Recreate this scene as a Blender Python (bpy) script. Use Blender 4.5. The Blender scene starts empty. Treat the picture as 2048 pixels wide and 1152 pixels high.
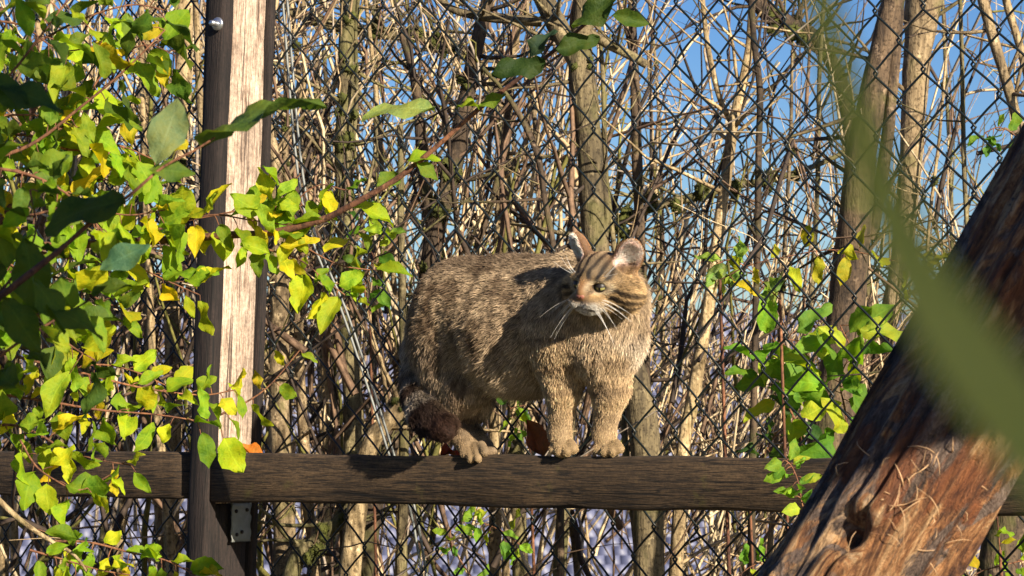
import bpy, math, random
import numpy as np
from mathutils import Matrix, Vector

random.seed(7)
rng = np.random.default_rng(7)
sc = bpy.context.scene
COL = sc.collection

# ------------------------------------------------------------------ camera
F_PX = 5350.0            # focal length in pixels of the 2048 px wide photograph
CAM = np.array([0.0, 0.0, 1.55])
PITCH = math.atan(288.0 / F_PX)
cd = bpy.data.cameras.new("camera")
cam = bpy.data.objects.new("camera", cd)
COL.objects.link(cam)
cam.location = CAM
cam.rotation_euler = (math.pi / 2 + PITCH, 0, 0)
cd.sensor_width = 36.0
cd.lens = 36.0 * F_PX / 2048.0
cd.clip_start = 0.05
cd.clip_end = 5000
cd.dof.use_dof = True
cd.dof.focus_distance = 5.0
cd.dof.aperture_fstop = 17.0
sc.camera = cam

# ------------------------------------------------------------------ light
PHI = math.radians(18.0)      # how far the sun stands in front of the fence line
EL = math.radians(22.0)
YAW = math.radians(35.0)
AX = np.array([math.cos(YAW), -math.sin(YAW), 0.0])       # along the fence, towards the near end
NX = np.array([-math.sin(YAW), -math.cos(YAW), 0.0])      # fence normal, towards the camera
SH = math.cos(PHI) * AX + math.sin(PHI) * NX
SUN = np.array([SH[0] * math.cos(EL), SH[1] * math.cos(EL), math.sin(EL)])
w = bpy.data.worlds.new("World")
sc.world = w
w.use_nodes = True
wn = w.node_tree
bg = wn.nodes["Background"]
sky = wn.nodes.new("ShaderNodeTexSky")
sky.sky_type = 'NISHITA'
sky.sun_disc = False
sky.sun_elevation = EL
sky.sun_rotation = math.atan2(SUN[0], SUN[1])
sky.altitude = 400
sky.air_density = 1.0
sky.dust_density = 0.7
sky.ozone_density = 3.5
hsv = wn.nodes.new("ShaderNodeHueSaturation")
hsv.inputs["Saturation"].default_value = 1.3
hsv.inputs["Hue"].default_value = 0.516
wn.links.new(sky.outputs[0], hsv.inputs["Color"])
wn.links.new(hsv.outputs[0], bg.inputs[0])
bg.inputs[1].default_value = 0.056
sd = bpy.data.lights.new("sun", 'SUN')
sd.energy = 5.0
sd.angle = math.radians(0.5)
sd.color = (1.0, 0.88, 0.70)
sun = bpy.data.objects.new("sun", sd)
COL.objects.link(sun)
sun.rotation_euler = Vector(SUN).to_track_quat('Z', 'Y').to_euler()
sun.location = (6, -7, 6)
sc.view_settings.view_transform = 'Standard'
sc.view_settings.look = 'None'
sc.view_settings.exposure = 1.1
sc.view_settings.gamma = 1.0
sc.cycles.max_bounces = 5
sc.cycles.diffuse_bounces = 1
sc.cycles.glossy_bounces = 2
sc.cycles.transmission_bounces = 3
sc.cycles.transparent_max_bounces = 6

# ------------------------------------------------------------------ pixel helpers
cp, sp = math.cos(PITCH), math.sin(PITCH)
def P(px, py, Y):
    """world point that the photograph shows at (px, py), at depth Y"""
    dx = (px - 1024.0) / F_PX
    dz = (576.0 - py) / F_PX
    diry = cp - dz * sp
    dirz = sp + dz * cp
    t = Y / diry
    return np.array([dx * t, Y, CAM[2] + dirz * t])
P0 = np.array([P(1070, 912, 5.0)[0], 5.0])
RAIL_Z = P(1070, 912, 5.0)[2]
def fence_s(px, off=0.0):
    """signed distance along the fence (towards AX) at which the column px meets the fence line shifted back by off"""
    t = (px - 1024.0) / F_PX
    bx, by = P0[0] - NX[0] * off, P0[1] - NX[1] * off
    return (t * by - bx) / (AX[0] - t * AX[1])
def Yf(px, off=0.0):
    return P0[1] - NX[1] * off + fence_s(px, off) * AX[1]
def FP(s, off, z):
    """point in fence coordinates: s along, off behind the rail's front face, z up"""
    return np.array([P0[0] + AX[0] * s - NX[0] * off, P0[1] + AX[1] * s - NX[1] * off, z])
def ground_z(y):
    y = np.asarray(y, float)
    t = np.clip((y - 10.0) / 35.0, 0, 1)
    return -6.0 * t * t * (3 - 2 * t)

# ------------------------------------------------------------------ noise
def _hash(i, j, k, seed):
    n = (i * 374761393 + j * 668265263 + k * 2147483647 + seed * 974634777) & 0xFFFFFFFF
    n = ((n ^ (n >> 13)) * 1274126177) & 0xFFFFFFFF
    n = n ^ (n >> 16)
    return (n & 0xFFFF) / 65535.0
def noise(p, scale, seed=0):
    q = np.asarray(p, float) * scale + 1000.0
    i = np.floor(q).astype(np.int64)
    f = q - i
    f = f * f * (3 - 2 * f)
    r = 0
    for a in (0, 1):
        for b in (0, 1):
            for c in (0, 1):
                wgt = (f[..., 0] if a else 1 - f[..., 0]) * (f[..., 1] if b else 1 - f[..., 1]) * (f[..., 2] if c else 1 - f[..., 2])
                r = r + wgt * _hash(i[..., 0] + a, i[..., 1] + b, i[..., 2] + c, seed)
    return r

# ------------------------------------------------------------------ object helpers
def tag(o, label=None, cat=None, group=None, kind=None):
    if label: o["label"] = label
    if cat: o["category"] = cat
    if group: o["group"] = group
    if kind: o["kind"] = kind
    return o
def empty(name, loc=(0, 0, 0)):
    o = bpy.data.objects.new(name, None)
    o.empty_display_size = 0.05
    o.location = loc
    COL.objects.link(o)
    return o
def mesh_np(name, v, f, smooth=True):
    """v (n,3); f (m,3|4) of equal size faces"""
    v = np.ascontiguousarray(v, dtype=np.float32); f = np.ascontiguousarray(f, dtype=np.int32)
    me = bpy.data.meshes.new(name)
    me.vertices.add(len(v)); me.vertices.foreach_set("co", v.ravel())
    k = f.shape[1]
    me.loops.add(f.size); me.loops.foreach_set("vertex_index", f.ravel())
    me.polygons.add(len(f)); me.polygons.foreach_set("loop_start", np.arange(0, f.size, k, dtype=np.int32))
    me.polygons.foreach_set("loop_total", np.full(len(f), k, dtype=np.int32))
    if smooth: me.polygons.foreach_set("use_smooth", np.ones(len(f), dtype=bool))
    me.update(calc_edges=True)
    me.validate()
    return me
def mobj(name, v, f, mat, parent=None, smooth=True, loc=None):
    v = np.asarray(v, float)
    if loc is None and parent is None:
        loc = np.array([v[:, 0].mean(), v[:, 1].mean(), v[:, 2].min()])
    if loc is not None and parent is None:
        v = v - np.asarray(loc)
    o = bpy.data.objects.new(name, mesh_np(name, v, f, smooth))
    if mat: o.data.materials.append(mat)
    if parent is None and loc is not None:
        o.location = loc
        COL.objects.link(o)
    else:
        COL.objects.link(o)
        if parent is not None:
            o.parent = parent
            root = parent
            off = Vector((0, 0, 0))
            while root is not None:
                off += Vector(root.location); root = root.parent
            v2 = v - np.array(off)
            o.data.vertices.foreach_set("co", np.ascontiguousarray(v2, dtype=np.float32).ravel())
            o.data.update()
    return o
def frames(pts):
    """parallel-ish frames for (..., n, 3) polylines"""
    t = np.gradient(pts, axis=-2)
    t /= np.linalg.norm(t, axis=-1, keepdims=True) + 1e-12
    ref = np.zeros_like(t)
    main = np.abs(t.mean(axis=-2, keepdims=True))
    ax = np.argmin(main, axis=-1)
    np.put_along_axis(ref, np.broadcast_to(ax[..., None], t.shape[:-1] + (1,)), 1.0, axis=-1)
    a = np.cross(t, ref); a /= np.linalg.norm(a, axis=-1, keepdims=True) + 1e-12
    b = np.cross(t, a)
    return t, a, b
def tubes(pts, rad, sides=5, caps=True):
    """pts (B,n,3), rad (B,n) -> verts, quads"""
    pts = np.asarray(pts, float); rad = np.asarray(rad, float)
    if pts.ndim == 2: pts = pts[None]; rad = rad[None]
    B, n, _ = pts.shape
    t, a, b = frames(pts)
    ang = np.linspace(0, 2 * math.pi, sides, endpoint=False)
    ring = a[..., None, :] * np.cos(ang)[:, None] + b[..., None, :] * np.sin(ang)[:, None]
    v = pts[..., None, :] + ring * rad[..., None, None]
    v = v.reshape(B, n * sides, 3)
    i = np.arange(n - 1)[:, None] * sides
    k = np.arange(sides)[None]
    q = np.stack([i + k, i + (k + 1) % sides, i + sides + (k + 1) % sides, i + sides + k], -1).reshape(-1, 4)
    if caps and sides == 4:
        q = np.concatenate([q, [[3, 2, 1, 0]], [[(n - 1) * sides + j for j in range(4)]]])
    f = (q[None] + (np.arange(B) * n * sides)[:, None, None]).reshape(-1, 4)
    return v.reshape(-1, 3), f
def spline(ctrl, n):
    """Catmull-Rom through control rows (k, d) -> (n, d)"""
    c = np.asarray(ctrl, float)
    c = np.vstack([2 * c[0] - c[1], c, 2 * c[-1] - c[-2]])
    k = len(c) - 3
    u = np.linspace(0, k - 1e-6, n)
    i = u.astype(int); f = (u - i)[:, None]
    p0, p1, p2, p3 = c[i], c[i + 1], c[i + 2], c[i + 3]
    return 0.5 * (2 * p1 + (p2 - p0) * f + (2 * p0 - 5 * p1 + 4 * p2 - p3) * f ** 2 + (3 * p1 - p0 - 3 * p2 + p3) * f ** 3)
def join(parts):
    vs, fs, n = [], [], 0
    for v, f in parts:
        vs.append(v); fs.append(np.asarray(f) + n); n += len(v)
    return np.concatenate(vs), np.concatenate(fs)

# ------------------------------------------------------------------ material helpers
class NT:
    def __init__(s, name):
        s.m = bpy.data.materials.new(name); s.m.use_nodes = True
        s.t = s.m.node_tree; s.b = s.t.nodes["Principled BSDF"]
        s.out = s.t.nodes["Material Output"]
    def n(s, typ, **kw):
        x = s.t.nodes.new(typ)
        for k, v in kw.items():
            if k in x.inputs: x.inputs[k].default_value = v
            else: setattr(x, k, v)
        return x
    def l(s, a, b): s.t.links.new(a, b)
    def ramp(s, src, stops, interp='LINEAR'):
        r = s.n("ShaderNodeValToRGB"); r.color_ramp.interpolation = interp
        e = r.color_ramp.elements
        while len(e) < len(stops): e.new(0.5)
        for x, (p, c) in zip(e, stops):
            x.position = p; x.color = (*c, 1) if len(c) == 3 else c
        s.l(src, r.inputs[0]); return r.outputs[0]
    def mix(s, fac, a, b, mode='MIX'):
        x = s.n("ShaderNodeMix", data_type='RGBA', blend_type=mode)
        for sock, val in ((x.inputs[0], fac), (x.inputs[6], a), (x.inputs[7], b)):
            if hasattr(val, "is_linked") or isinstance(val, bpy.types.NodeSocket): s.l(val, sock)
            else: sock.default_value = val if not isinstance(val, tuple) or len(val) == 4 else (*val, 1)
        return x.outputs[2]
    def coords(s, scale=(1, 1, 1), kind="Object", rot=(0, 0, 0)):
        tc = s.n("ShaderNodeTexCoord"); mp = s.n("ShaderNodeMapping")
        mp.inputs["Scale"].default_value = scale; mp.inputs["Rotation"].default_value = rot
        s.l(tc.outputs[kind], mp.inputs[0]); return mp.outputs[0]
    def tex(s, vec, scale, detail=4, rough=0.6, dist=0.0):
        x = s.n("ShaderNodeTexNoise", Scale=scale, Detail=detail, Roughness=rough, Distortion=dist)
        s.l(vec, x.inputs["Vector"]); return x.outputs["Fac"]
    def bump(s, h, strength=0.5, dist=0.01):
        x = s.n("ShaderNodeBump", Strength=strength, Distance=dist)
        s.l(h, x.inputs["Height"]); s.l(x.outputs[0], s.b.inputs["Normal"])
    def base(s, c):
        if isinstance(c, tuple): s.b.inputs["Base Color"].default_value = (*c, 1)
        else: s.l(c, s.b.inputs["Base Color"])
    def set(s, **kw):
        for k, v in kw.items(): s.b.inputs[k.replace("_", " ")].default_value = v

def bark_mat(name, light, dark, moss=0.35, mosscol=(0.07, 0.075, 0.012), scale=1.0, bump=0.7):
    m = NT(name)
    geo = m.n("ShaderNodeNewGeometry")
    mp = m.n("ShaderNodeMapping"); mp.inputs["Scale"].default_value = (1, 1, 0.22)
    m.l(geo.outputs["Position"], mp.inputs[0])
    a = m.tex(mp.outputs[0], 55 * scale, 5, 0.65)
    b = m.tex(geo.outputs["Position"], 9, 3, 0.6)
    c = m.tex(geo.outputs["Position"], 30, 5, 0.7)
    col = m.ramp(a, [(0.33, dark), (0.52, tuple(0.5 * (x + y) for x, y in zip(light, dark))), (0.68, light)])
    lich = m.ramp(c, [(0.60, (0, 0, 0)), (0.68, (1, 1, 1))])
    col = m.mix(lich, col, tuple(min(1, x * 1.35 + 0.03) for x in light))
    spk = m.tex(geo.outputs["Position"], 120, 3, 0.6)
    col = m.mix(0.9, col, m.ramp(spk, [(0.36, (0.30, 0.27, 0.22)), (0.48, (1, 1, 1))]), 'MULTIPLY')
    blot = m.tex(geo.outputs["Position"], 4.5, 4, 0.6)
    col = m.mix(0.85, col, m.ramp(blot, [(0.36, (0.42, 0.40, 0.36)), (0.60, (1.1, 1.08, 1.02))]), 'MULTIPLY')
    mk = m.ramp(b, [(0.66 - 0.3 * moss, (0, 0, 0)), (0.76 - 0.3 * moss, (1, 1, 1))])
    mul = m.n("ShaderNodeMath", operation='MULTIPLY'); m.l(mk, mul.inputs[0]); m.l(c, mul.inputs[1])
    col = m.mix(mul.outputs[0], col, mosscol)
    oi = m.n("ShaderNodeObjectInfo")
    hv = m.n("ShaderNodeHueSaturation"); m.l(col, hv.inputs["Color"])
    mr = m.n("ShaderNodeMapRange"); m.l(oi.outputs["Random"], mr.inputs[0]); mr.inputs[3].default_value = 0.75; mr.inputs[4].default_value = 1.2
    m.l(mr.outputs[0], hv.inputs["Value"])
    m.base(hv.outputs[0]); m.set(Roughness=0.9); m.bump(a, bump, 0.012)
    return m.m
M = {}
M['bark'] = bark_mat("bark_grey_tan", (0.42, 0.32, 0.19), (0.12, 0.08, 0.042))
M['bark_dark'] = bark_mat("bark_dark_brown", (0.165, 0.11, 0.065), (0.032, 0.021, 0.014), 0.45)
M['bark_pale'] = bark_mat("bark_pale", (0.56, 0.43, 0.25), (0.19, 0.13, 0.06), 0.2)
M['bark_olive'] = bark_mat("bark_olive", (0.29, 0.23, 0.125), (0.06, 0.045, 0.025), 0.4)
M['bark_mossy'] = bark_mat("bark_mossy", (0.34, 0.28, 0.15), (0.08, 0.06, 0.03), 0.7)

def plain(name, col, rough=0.7, noise_scale=40, var=0.35, metal=0.0, geo=True):
    m = NT(name)
    g = m.n("ShaderNodeNewGeometry")
    a = m.tex(g.outputs["Position"], noise_scale, 4, 0.65)
    c = m.ramp(a, [(0.3, tuple(x * (1 - var) for x in col)), (0.7, tuple(min(1, x * (1 + var)) for x in col))])
    m.base(c); m.set(Roughness=rough, Metallic=metal); m.bump(a, 0.2, 0.002)
    return m.m
M['moss'] = plain("moss", (0.055, 0.06, 0.008), 0.95, 80, 0.6)
M['twig'] = plain("twig_tan", (0.48, 0.36, 0.21), 0.85, 14, 0.65)
M['twig_dark'] = plain("twig_brown", (0.11, 0.08, 0.055), 0.85, 14, 0.6)
M['straw'] = plain("dry_straw", (0.60, 0.46, 0.27), 0.8, 10, 0.45)
M['wire'] = plain("fence_wire_coating", (0.005, 0.009, 0.009), 0.42, 60, 0.5)
M['steel'] = plain("galvanised_steel", (0.55, 0.56, 0.58), 0.35, 90, 0.15, 0.9)
M['cable'] = plain("grey_cable", (0.17, 0.18, 0.17), 0.5, 60, 0.2)

def wood_mat(name, light, dark, axis=2, moss=0.0, fine=1.0):
    """weathered wood, grain along the object's local axis"""
    m = NT(name)
    s = [1.0, 1.0, 1.0]; s[axis] = 0.055
    v = m.coords(tuple(s))
    g1 = m.tex(v, 110 * fine, 6, 0.72, 1.3)
    g2 = m.tex(v, 420 * fine, 3, 0.6)
    iso = m.tex(m.coords(), 7, 4, 0.6)
    spk = m.tex(m.coords((1, 1, 1)), 150, 4, 0.75)
    mid = tuple(0.55 * a + 0.45 * b for a, b in zip(light, dark))
    c = m.ramp(g1, [(0.34, dark), (0.47, mid), (0.62, light)])
    c2 = m.ramp(g2, [(0.36, tuple(x * 0.45 for x in dark)), (0.50, (1, 1, 1))])
    c = m.mix(0.75, c, c2, 'MULTIPLY')
    blot = m.ramp(iso, [(0.35, (0.55, 0.52, 0.5)), (0.62, (1.15, 1.12, 1.08))])
    c = m.mix(0.85, c, blot, 'MULTIPLY')
    sp_ = m.ramp(spk, [(0.42, (0.5, 0.5, 0.5)), (0.58, (1.15, 1.15, 1.15))])
    c = m.mix(0.55, c, sp_, 'MULTIPLY')
    s2 = [1.0, 1.0, 1.0]; s2[axis] = 0.03
    cr = m.tex(m.coords(tuple(s2)), 38, 3, 0.5, 0.8)
    c = m.mix(0.9, c, m.ramp(cr, [(0.365, (1, 1, 1)), (0.385, (0.12, 0.1, 0.1)), (0.40, (0.12, 0.1, 0.1)), (0.42, (1, 1, 1))]), 'MULTIPLY')
    s3 = [1.0, 1.0, 1.0]; s3[axis] = 0.5
    kn = m.n("ShaderNodeTexVoronoi", Scale=9.0); m.l(m.coords(tuple(s3)), kn.inputs["Vector"])
    c = m.mix(0.85, c, m.ramp(kn.outputs["Distance"], [(0.05, (0.2, 0.17, 0.15)), (0.10, (0.75, 0.7, 0.65)), (0.13, (0.35, 0.32, 0.3)), (0.20, (1, 1, 1))]), 'MULTIPLY')
    if moss:
        mk = m.ramp(m.tex(m.coords(), 16, 5, 0.7), [(0.60, (0, 0, 0)), (0.72, (moss, moss, moss))])
        c = m.mix(mk, c, (0.10, 0.085, 0.02))
    m.base(c); m.set(Roughness=0.88)
    ad = m.n("ShaderNodeMath", operation='ADD'); m.l(g1, ad.inputs[0]); m.l(g2, ad.inputs[1])
    m.bump(ad.outputs[0], 0.6, 0.004)
    return m.m
M['rail'] = wood_mat("weathered_dark_rail_wood", (0.115, 0.072, 0.036), (0.013, 0.008, 0.005), 0, 0.6)
M['post'] = wood_mat("pale_post_wood", (0.72, 0.58, 0.46), (0.32, 0.22, 0.155), 2)
M['batten'] = wood_mat("dark_batten_wood", (0.030, 0.019, 0.016), (0.006, 0.004, 0.004), 2)  # much darker tone than the pale post wood

# ------------------------------------------------------------------ ground, building behind
gy = np.concatenate([np.linspace(-8, 60, 69), [90, 200, 800, 3500]])
gx = np.concatenate([[-3500, -400, -80], np.linspace(-20, 20, 41), [80, 400, 3500]])
GX, GY = np.meshgrid(gx, gy)
gv = np.stack([GX, GY, ground_z(GY) + (noise(np.stack([GX, GY, 0 * GX], -1), 0.7, 5) - 0.5) * 0.12], -1).reshape(-1, 3)
nxg = len(gx)
gf = np.array([[r * nxg + c, r * nxg + c + 1, (r + 1) * nxg + c + 1, (r + 1) * nxg + c] for r in range(len(gy) - 1) for c in range(nxg - 1)])
m = NT("leaf_litter_ground")
g = m.n("ShaderNodeNewGeometry")
m.base(m.ramp(m.tex(g.outputs["Position"], 6, 6, 0.7), [(0.3, (0.05, 0.035, 0.02)), (0.5, (0.12, 0.09, 0.045)), (0.7, (0.09, 0.11, 0.03))]))
m.set(Roughness=0.95)
tag(mobj("ground", gv, gf, m.m, loc=(0, 0, 0)), kind="structure")

def boxv(x0, x1, y0, y1, z0, z1):
    v = np.array([[x, y, z] for x in (x0, x1) for y in (y0, y1) for z in (z0, z1)], float)
    f = np.array([[0, 1, 3, 2], [4, 6, 7, 5], [0, 4, 5, 1], [2, 3, 7, 6], [0, 2, 6, 4], [1, 5, 7, 3]])
    return v, f
m = NT("blue_grey_slate")
g = m.n("ShaderNodeNewGeometry")
m.base(m.ramp(m.tex(g.outputs["Position"], 2.2, 4, 0.7), [(0.3, (0.06, 0.068, 0.125)), (0.7, (0.11, 0.12, 0.205))]))
m.set(Roughness=0.5); M['slate'] = m.m
barn = empty("slate_roofed_barn", (0, 47, float(ground_z(47))))
tag(barn, "long barn with a blue-grey slate roof beyond the thicket", "barn")
zr, ze, yr, ye = 4.0, -2.6, 50.0, 42.6
gz = float(ground_z(46))
bv, bf = boxv(-15, 15, 43.2, 56.8, gz - 0.5, -2.75)
mobj("wall", bv, bf, plain("barn_plaster", (0.5, 0.47, 0.42), 0.9, 3, 0.2), barn, False)
prof = [(ye, ze - 0.25), (yr, zr - 0.25), (2 * yr - ye, ze - 0.25), (2 * yr - ye, ze - 0.4), (yr, zr - 0.4), (ye, ze - 0.4)]
rv = np.array([[x, y, z] for x in (-15.5, 15.5) for y, z in prof])
rf = np.array([[i, (i + 1) % 6, 6 + (i + 1) % 6, 6 + i] for i in range(6)])
roof = mobj("roof", rv, rf, M['slate'], barn, False)
sl = np.array([yr - ye, zr - ze]); L = np.linalg.norm(sl); sl /= L
nrm = np.array([-sl[1], sl[0]])
parts = []
rows = int(L / 0.22); cols = int(26 / 0.26)
for r in range(rows):
    for c in range(cols):
        x = -13 + (c + 0.5 * (r % 2)) * 0.26
        s0 = r * 0.22 - 0.05
        w2, ln = 0.123, 0.30
        dz = random.uniform(0, 0.004)
        q = []
        for (u, s_, h) in ((-w2, s0, 0.034 + dz), (w2, s0, 0.034 + dz), (w2, s0 + ln, 0.02), (-w2, s0 + ln, 0.02)):
            for k in (0, -0.02):
                q.append([x + u, ye + sl[0] * s_ + nrm[0] * (h + k), ze - 0.25 + sl[1] * s_ + nrm[1] * (h + k)])
        parts.append((np.array(q), np.array([[0, 2, 4, 6], [0, 1, 3, 2], [2, 3, 5, 4], [6, 7, 1, 0]])))
tag(mobj("roof_slates", *join(parts), M['slate'], roof, False), kind="stuff")

# ------------------------------------------------------------------ fence: post, rails, chain link
def prism(name, s0, s1, o0, o1, z0, z1, mat, parent=None, nseg=1, taper=None, lean=0.0, bev=0.004, wob=0.003):
    """a board in fence coordinates with worn edges; local axes: x along fence, y back, z up"""
    long_z = (z1 - z0) > (s1 - s0)
    n = max(12, int((z1 - z0 if long_z else s1 - s0) / 0.06))
    us = np.linspace(0, 1, n)
    if long_z:
        sec = [(s0, o0), (s1, o0), (s1, o1), (s0, o1)]
    else:
        sec = [(o0, z0), (o1, z0), (o1, z1), (o0, z1)]
    c = np.mean(sec, axis=0)
    ring = []
    for k in range(4):       # bevelled corners
        a = np.array(sec[k]); pv = np.array(sec[k - 1]); nx_ = np.array(sec[(k + 1) % 4])
        for tgt in (pv, nx_):
            d = tgt - a; d = d / np.linalg.norm(d)
            ring.append(a + d * bev)
    ring = np.array(ring); R = len(ring)
    V = []
    for i, u in enumerate(us):
        rr = ring.copy()
        if taper is not None:
            k = taper[0] + (taper[1] - taper[0]) * u
            rr = c + (rr - c) * np.array([1, k]) if not long_z else c + (rr - c) * k
        jit = (noise(np.column_stack([rr * 60, np.full(R, u * 25.0)]), 1.0, int(abs(s0) * 100) + 3) - 0.5) * 2 * wob
        dv = (rr - c); dv /= np.linalg.norm(dv, axis=1, keepdims=True)
        rr = rr + dv * jit[:, None]
        for (p, q) in rr:
            V.append((p, q, z0 + (z1 - z0) * u) if long_z else (s0 + (s1 - s0) * u, p, q))
    V = np.array(V)
    i = np.arange(n - 1)[:, None] * R; k = np.arange(R)[None]
    F = np.stack([i + k, i + (k + 1) % R, i + R + (k + 1) % R, i + R + k], -1).reshape(-1, 4)
    cap0 = [[0, 7, 6, 1], [1, 6, 5, 2], [2, 5, 4, 3]]
    e = (n - 1) * R
    cap1 = [[e + a for a in reversed(q)] for q in cap0]
    F = np.concatenate([F, cap0, cap1])
    # origin at the start; object rotated so that local x runs along the fence
    org = np.array([s0, o0, z0])
    o = bpy.data.objects.new(name, mesh_np(name, V - org, F, False))
    o.data.materials.append(mat)
    COL.objects.link(o)
    base = FP(*org[:2], org[2])
    rot = Matrix((Vector(AX), Vector(-NX), Vector((0, 0, 1)))).transposed().to_4x4()
    Mx = Matrix.Translation(Vector(base)) @ rot @ Matrix.Rotation(lean, 4, 'Y')
    if parent is not None:
        o.parent = parent
        o.matrix_basis = parent.matrix_basis.inverted() @ Mx
    else:
        o.matrix_basis = Mx
    return o
sA = fence_s(424)                      # where the rail meets the post
RH = 94.0 / F_PX * Yf(424)             # rail height at the post
zt = RAIL_Z
# post: pale board whose sunlit side faces along the fence, dark batten in front of it
LEAN = math.radians(2.2)
post = empty("fence_post", FP(sA - 0.03, 0.06, 0.0))
tag(post, "square wooden fence post, pale side with dark front, bolt near its top", "post")
z_lo, z_hi = 0.0, 2.75
pivot = RAIL_Z - 0.35
shift = math.tan(LEAN) * (RAIL_Z - 0.0)
# light timber, deeper than the rail
z_jn = zt - RH - 0.004
sh2 = shift - math.tan(LEAN) * z_jn
prism("pale_timber", sA - 0.046 - sh2, sA - 0.003 - sh2, 0.022, 0.128, z_jn, z_hi, M['post'], post, lean=LEAN)
prism("lower_timber", sA - 0.044 - shift, sA - 0.005 - shift, 0.024, 0.126, z_lo, z_jn - 0.001, M['batten'], post, lean=LEAN)  # post below the rail, in the same dark wood as the front
prism("dark_timber", sA - 0.050 - shift, sA + 0.0 - shift, -0.012, 0.0215, z_lo, z_hi, M['batten'], post, lean=LEAN)
prism("rear_batten", sA - 0.048 - shift, sA + 0.006 - shift, 0.131, 0.150, z_lo, z_hi, M['batten'], post, lean=LEAN)
# bolt with washer
def disc_part(name, center, nrm_, r, th, mat, parent, sides=14):
    nrm_ = np.asarray(nrm_, float) / np.linalg.norm(nrm_)
    pts = np.array([center, center + nrm_ * th * 0.5, center + nrm_ * th, center + nrm_ * th * 1.001])
    v, f = tubes(pts, np.array([r, r, r * 0.93, 0.0001]), sides)
    return mobj(name, v, f, mat, parent)
bc = P(436, 48, 1.0) - CAM
t_ = (Yf(436, -0.012) - 0.0)
bpos = P(436, 48, Yf(436, -0.014))
bolt = disc_part("bolt", bpos, NX, 0.0065, 0.022, M['steel'], post, 6)
disc_part("washer", bpos, NX, 0.014, 0.004, M['steel'], post, 18)

r1 = prism("fence_rail", sA, 1.55, 0.0, 0.062, zt - RH, zt, M['rail'], wob=0.006, bev=0.006)
tag(r1, "weathered dark brown wooden rail that the striped cat stands on", "rail")
r2 = prism("fence_rail", -2.4, sA - 0.050, 0.0, 0.055, zt - RH + 0.004, zt + 0.003, M['rail'], wob=0.0035, bev=0.005)
tag(r2, "dark wooden rail behind the yellow-green leafy shrub", "rail")
# steel plate under the rail on the post
pl = prism("bracket_plate", sA + 0.001, sA + 0.004, 0.060, 0.118, zt - RH - 0.085, zt - RH - 0.005, M['cable'], post)
for (oo, zz) in ((0.072, 0.022), (0.106, 0.02), (0.09, 0.065), (0.074, 0.07)):
    disc_part("screw", FP(sA + 0.004, oo, zt - RH - zz), AX, 0.004, 0.003, M['batten'], post, 8)

# chain link fence: every woven wire is a part
chain = empty("chain_link_fence", FP(0, 0.2, 0))
tag(chain, "dark green coated chain-link wire fence behind the wooden rail", "fence")
WD, HD = 0.0935, 0.1165
OFFC = 0.160
s_start, s_end = fence_s(-80, OFFC), fence_s(2130, OFFC)
nw = int((s_end - s_start) / (WD / 2))
zlow, zhigh = 0.95, 2.72
nk = int((zhigh - zlow) / (HD / 2))
s_anchor = fence_s(1290 + 515 / 3.3875, OFFC)
z_anchor = P(1290 + 515 / 3.3875, 580 / 3.3875, Yf(1442, OFFC))[2]
i0 = math.floor((s_start - s_anchor) / (WD / 2))
for j in range(nw):
    pts = []
    sj = s_anchor + (i0 + j) * WD / 2
    par = (i0 + j) % 2
    for k in range(nk):
        zk = z_anchor + (k - int((z_anchor - zlow) / (HD / 2))) * HD / 2
        right = (k + par) % 2
        over = 0.0045
        s_ = sj + (WD / 2 + over if right else -over)
        dsp = 0.0035 if right else -0.0035
        # a rounded turn: three points
        sgn = 1 if right else -1
        pts += [(s_ - sgn * 0.0045, OFFC + dsp * 0.3, zk - 0.0065), (s_, OFFC - dsp * 0.2, zk), (s_ - sgn * 0.0045, OFFC - dsp, zk + 0.0065)]
        # mid span point to keep the straight run straight
        pts += [(sj + WD / 4, OFFC, zk + HD / 4)]
    pts = np.array(pts)
    w_ = np.array([FP(a, b, c) for a, b, c in pts])
    wob = np.stack([noise(w_, 3.0, 11) - 0.5, noise(w_, 3.0, 12) - 0.5, noise(w_, 3.0, 13) - 0.5], -1) * np.array([0.016, 0.02, 0.016])
    w_ = w_ + wob
    v, f = tubes(w_, np.full(len(w_), 0.0023), 5)
    mobj("wire", v, f, M['wire'], chain)
# taut line wire through the mesh
for zz in (zt - 0.02,):
    sv = np.linspace(s_start, s_end, 24)
    w_ = np.array([FP(a, OFFC + 0.004, zz) for a in sv])
    mobj("line_wire", *tubes(w_, np.full(24, 0.0016), 5), M['wire'], chain)

# pale twin cable behind the fence
ctrl = [P(604, 400, 5.7), P(690, 640, 5.68), P(775, 900, 5.66), P(845, 1160, 5.64), P(980, 1700, 5.6)]
ctrl[-1][2] = 0
ctrl = [P(560, -60, 5.75)] + ctrl
for k, (dx, lab) in enumerate(((0, "thin grey steel cable slanting down behind the chain-link fence"), (0.010, "thin grey steel cable slanting down behind the chain-link fence"))):
    w_ = spline(np.array(ctrl) + np.array([dx, 0.0, 0]), 30)
    tag(mobj("cable", *tubes(w_, np.full(30, 0.0028), 6), M['cable']), lab, "cable", "twin cables behind the fence")

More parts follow.
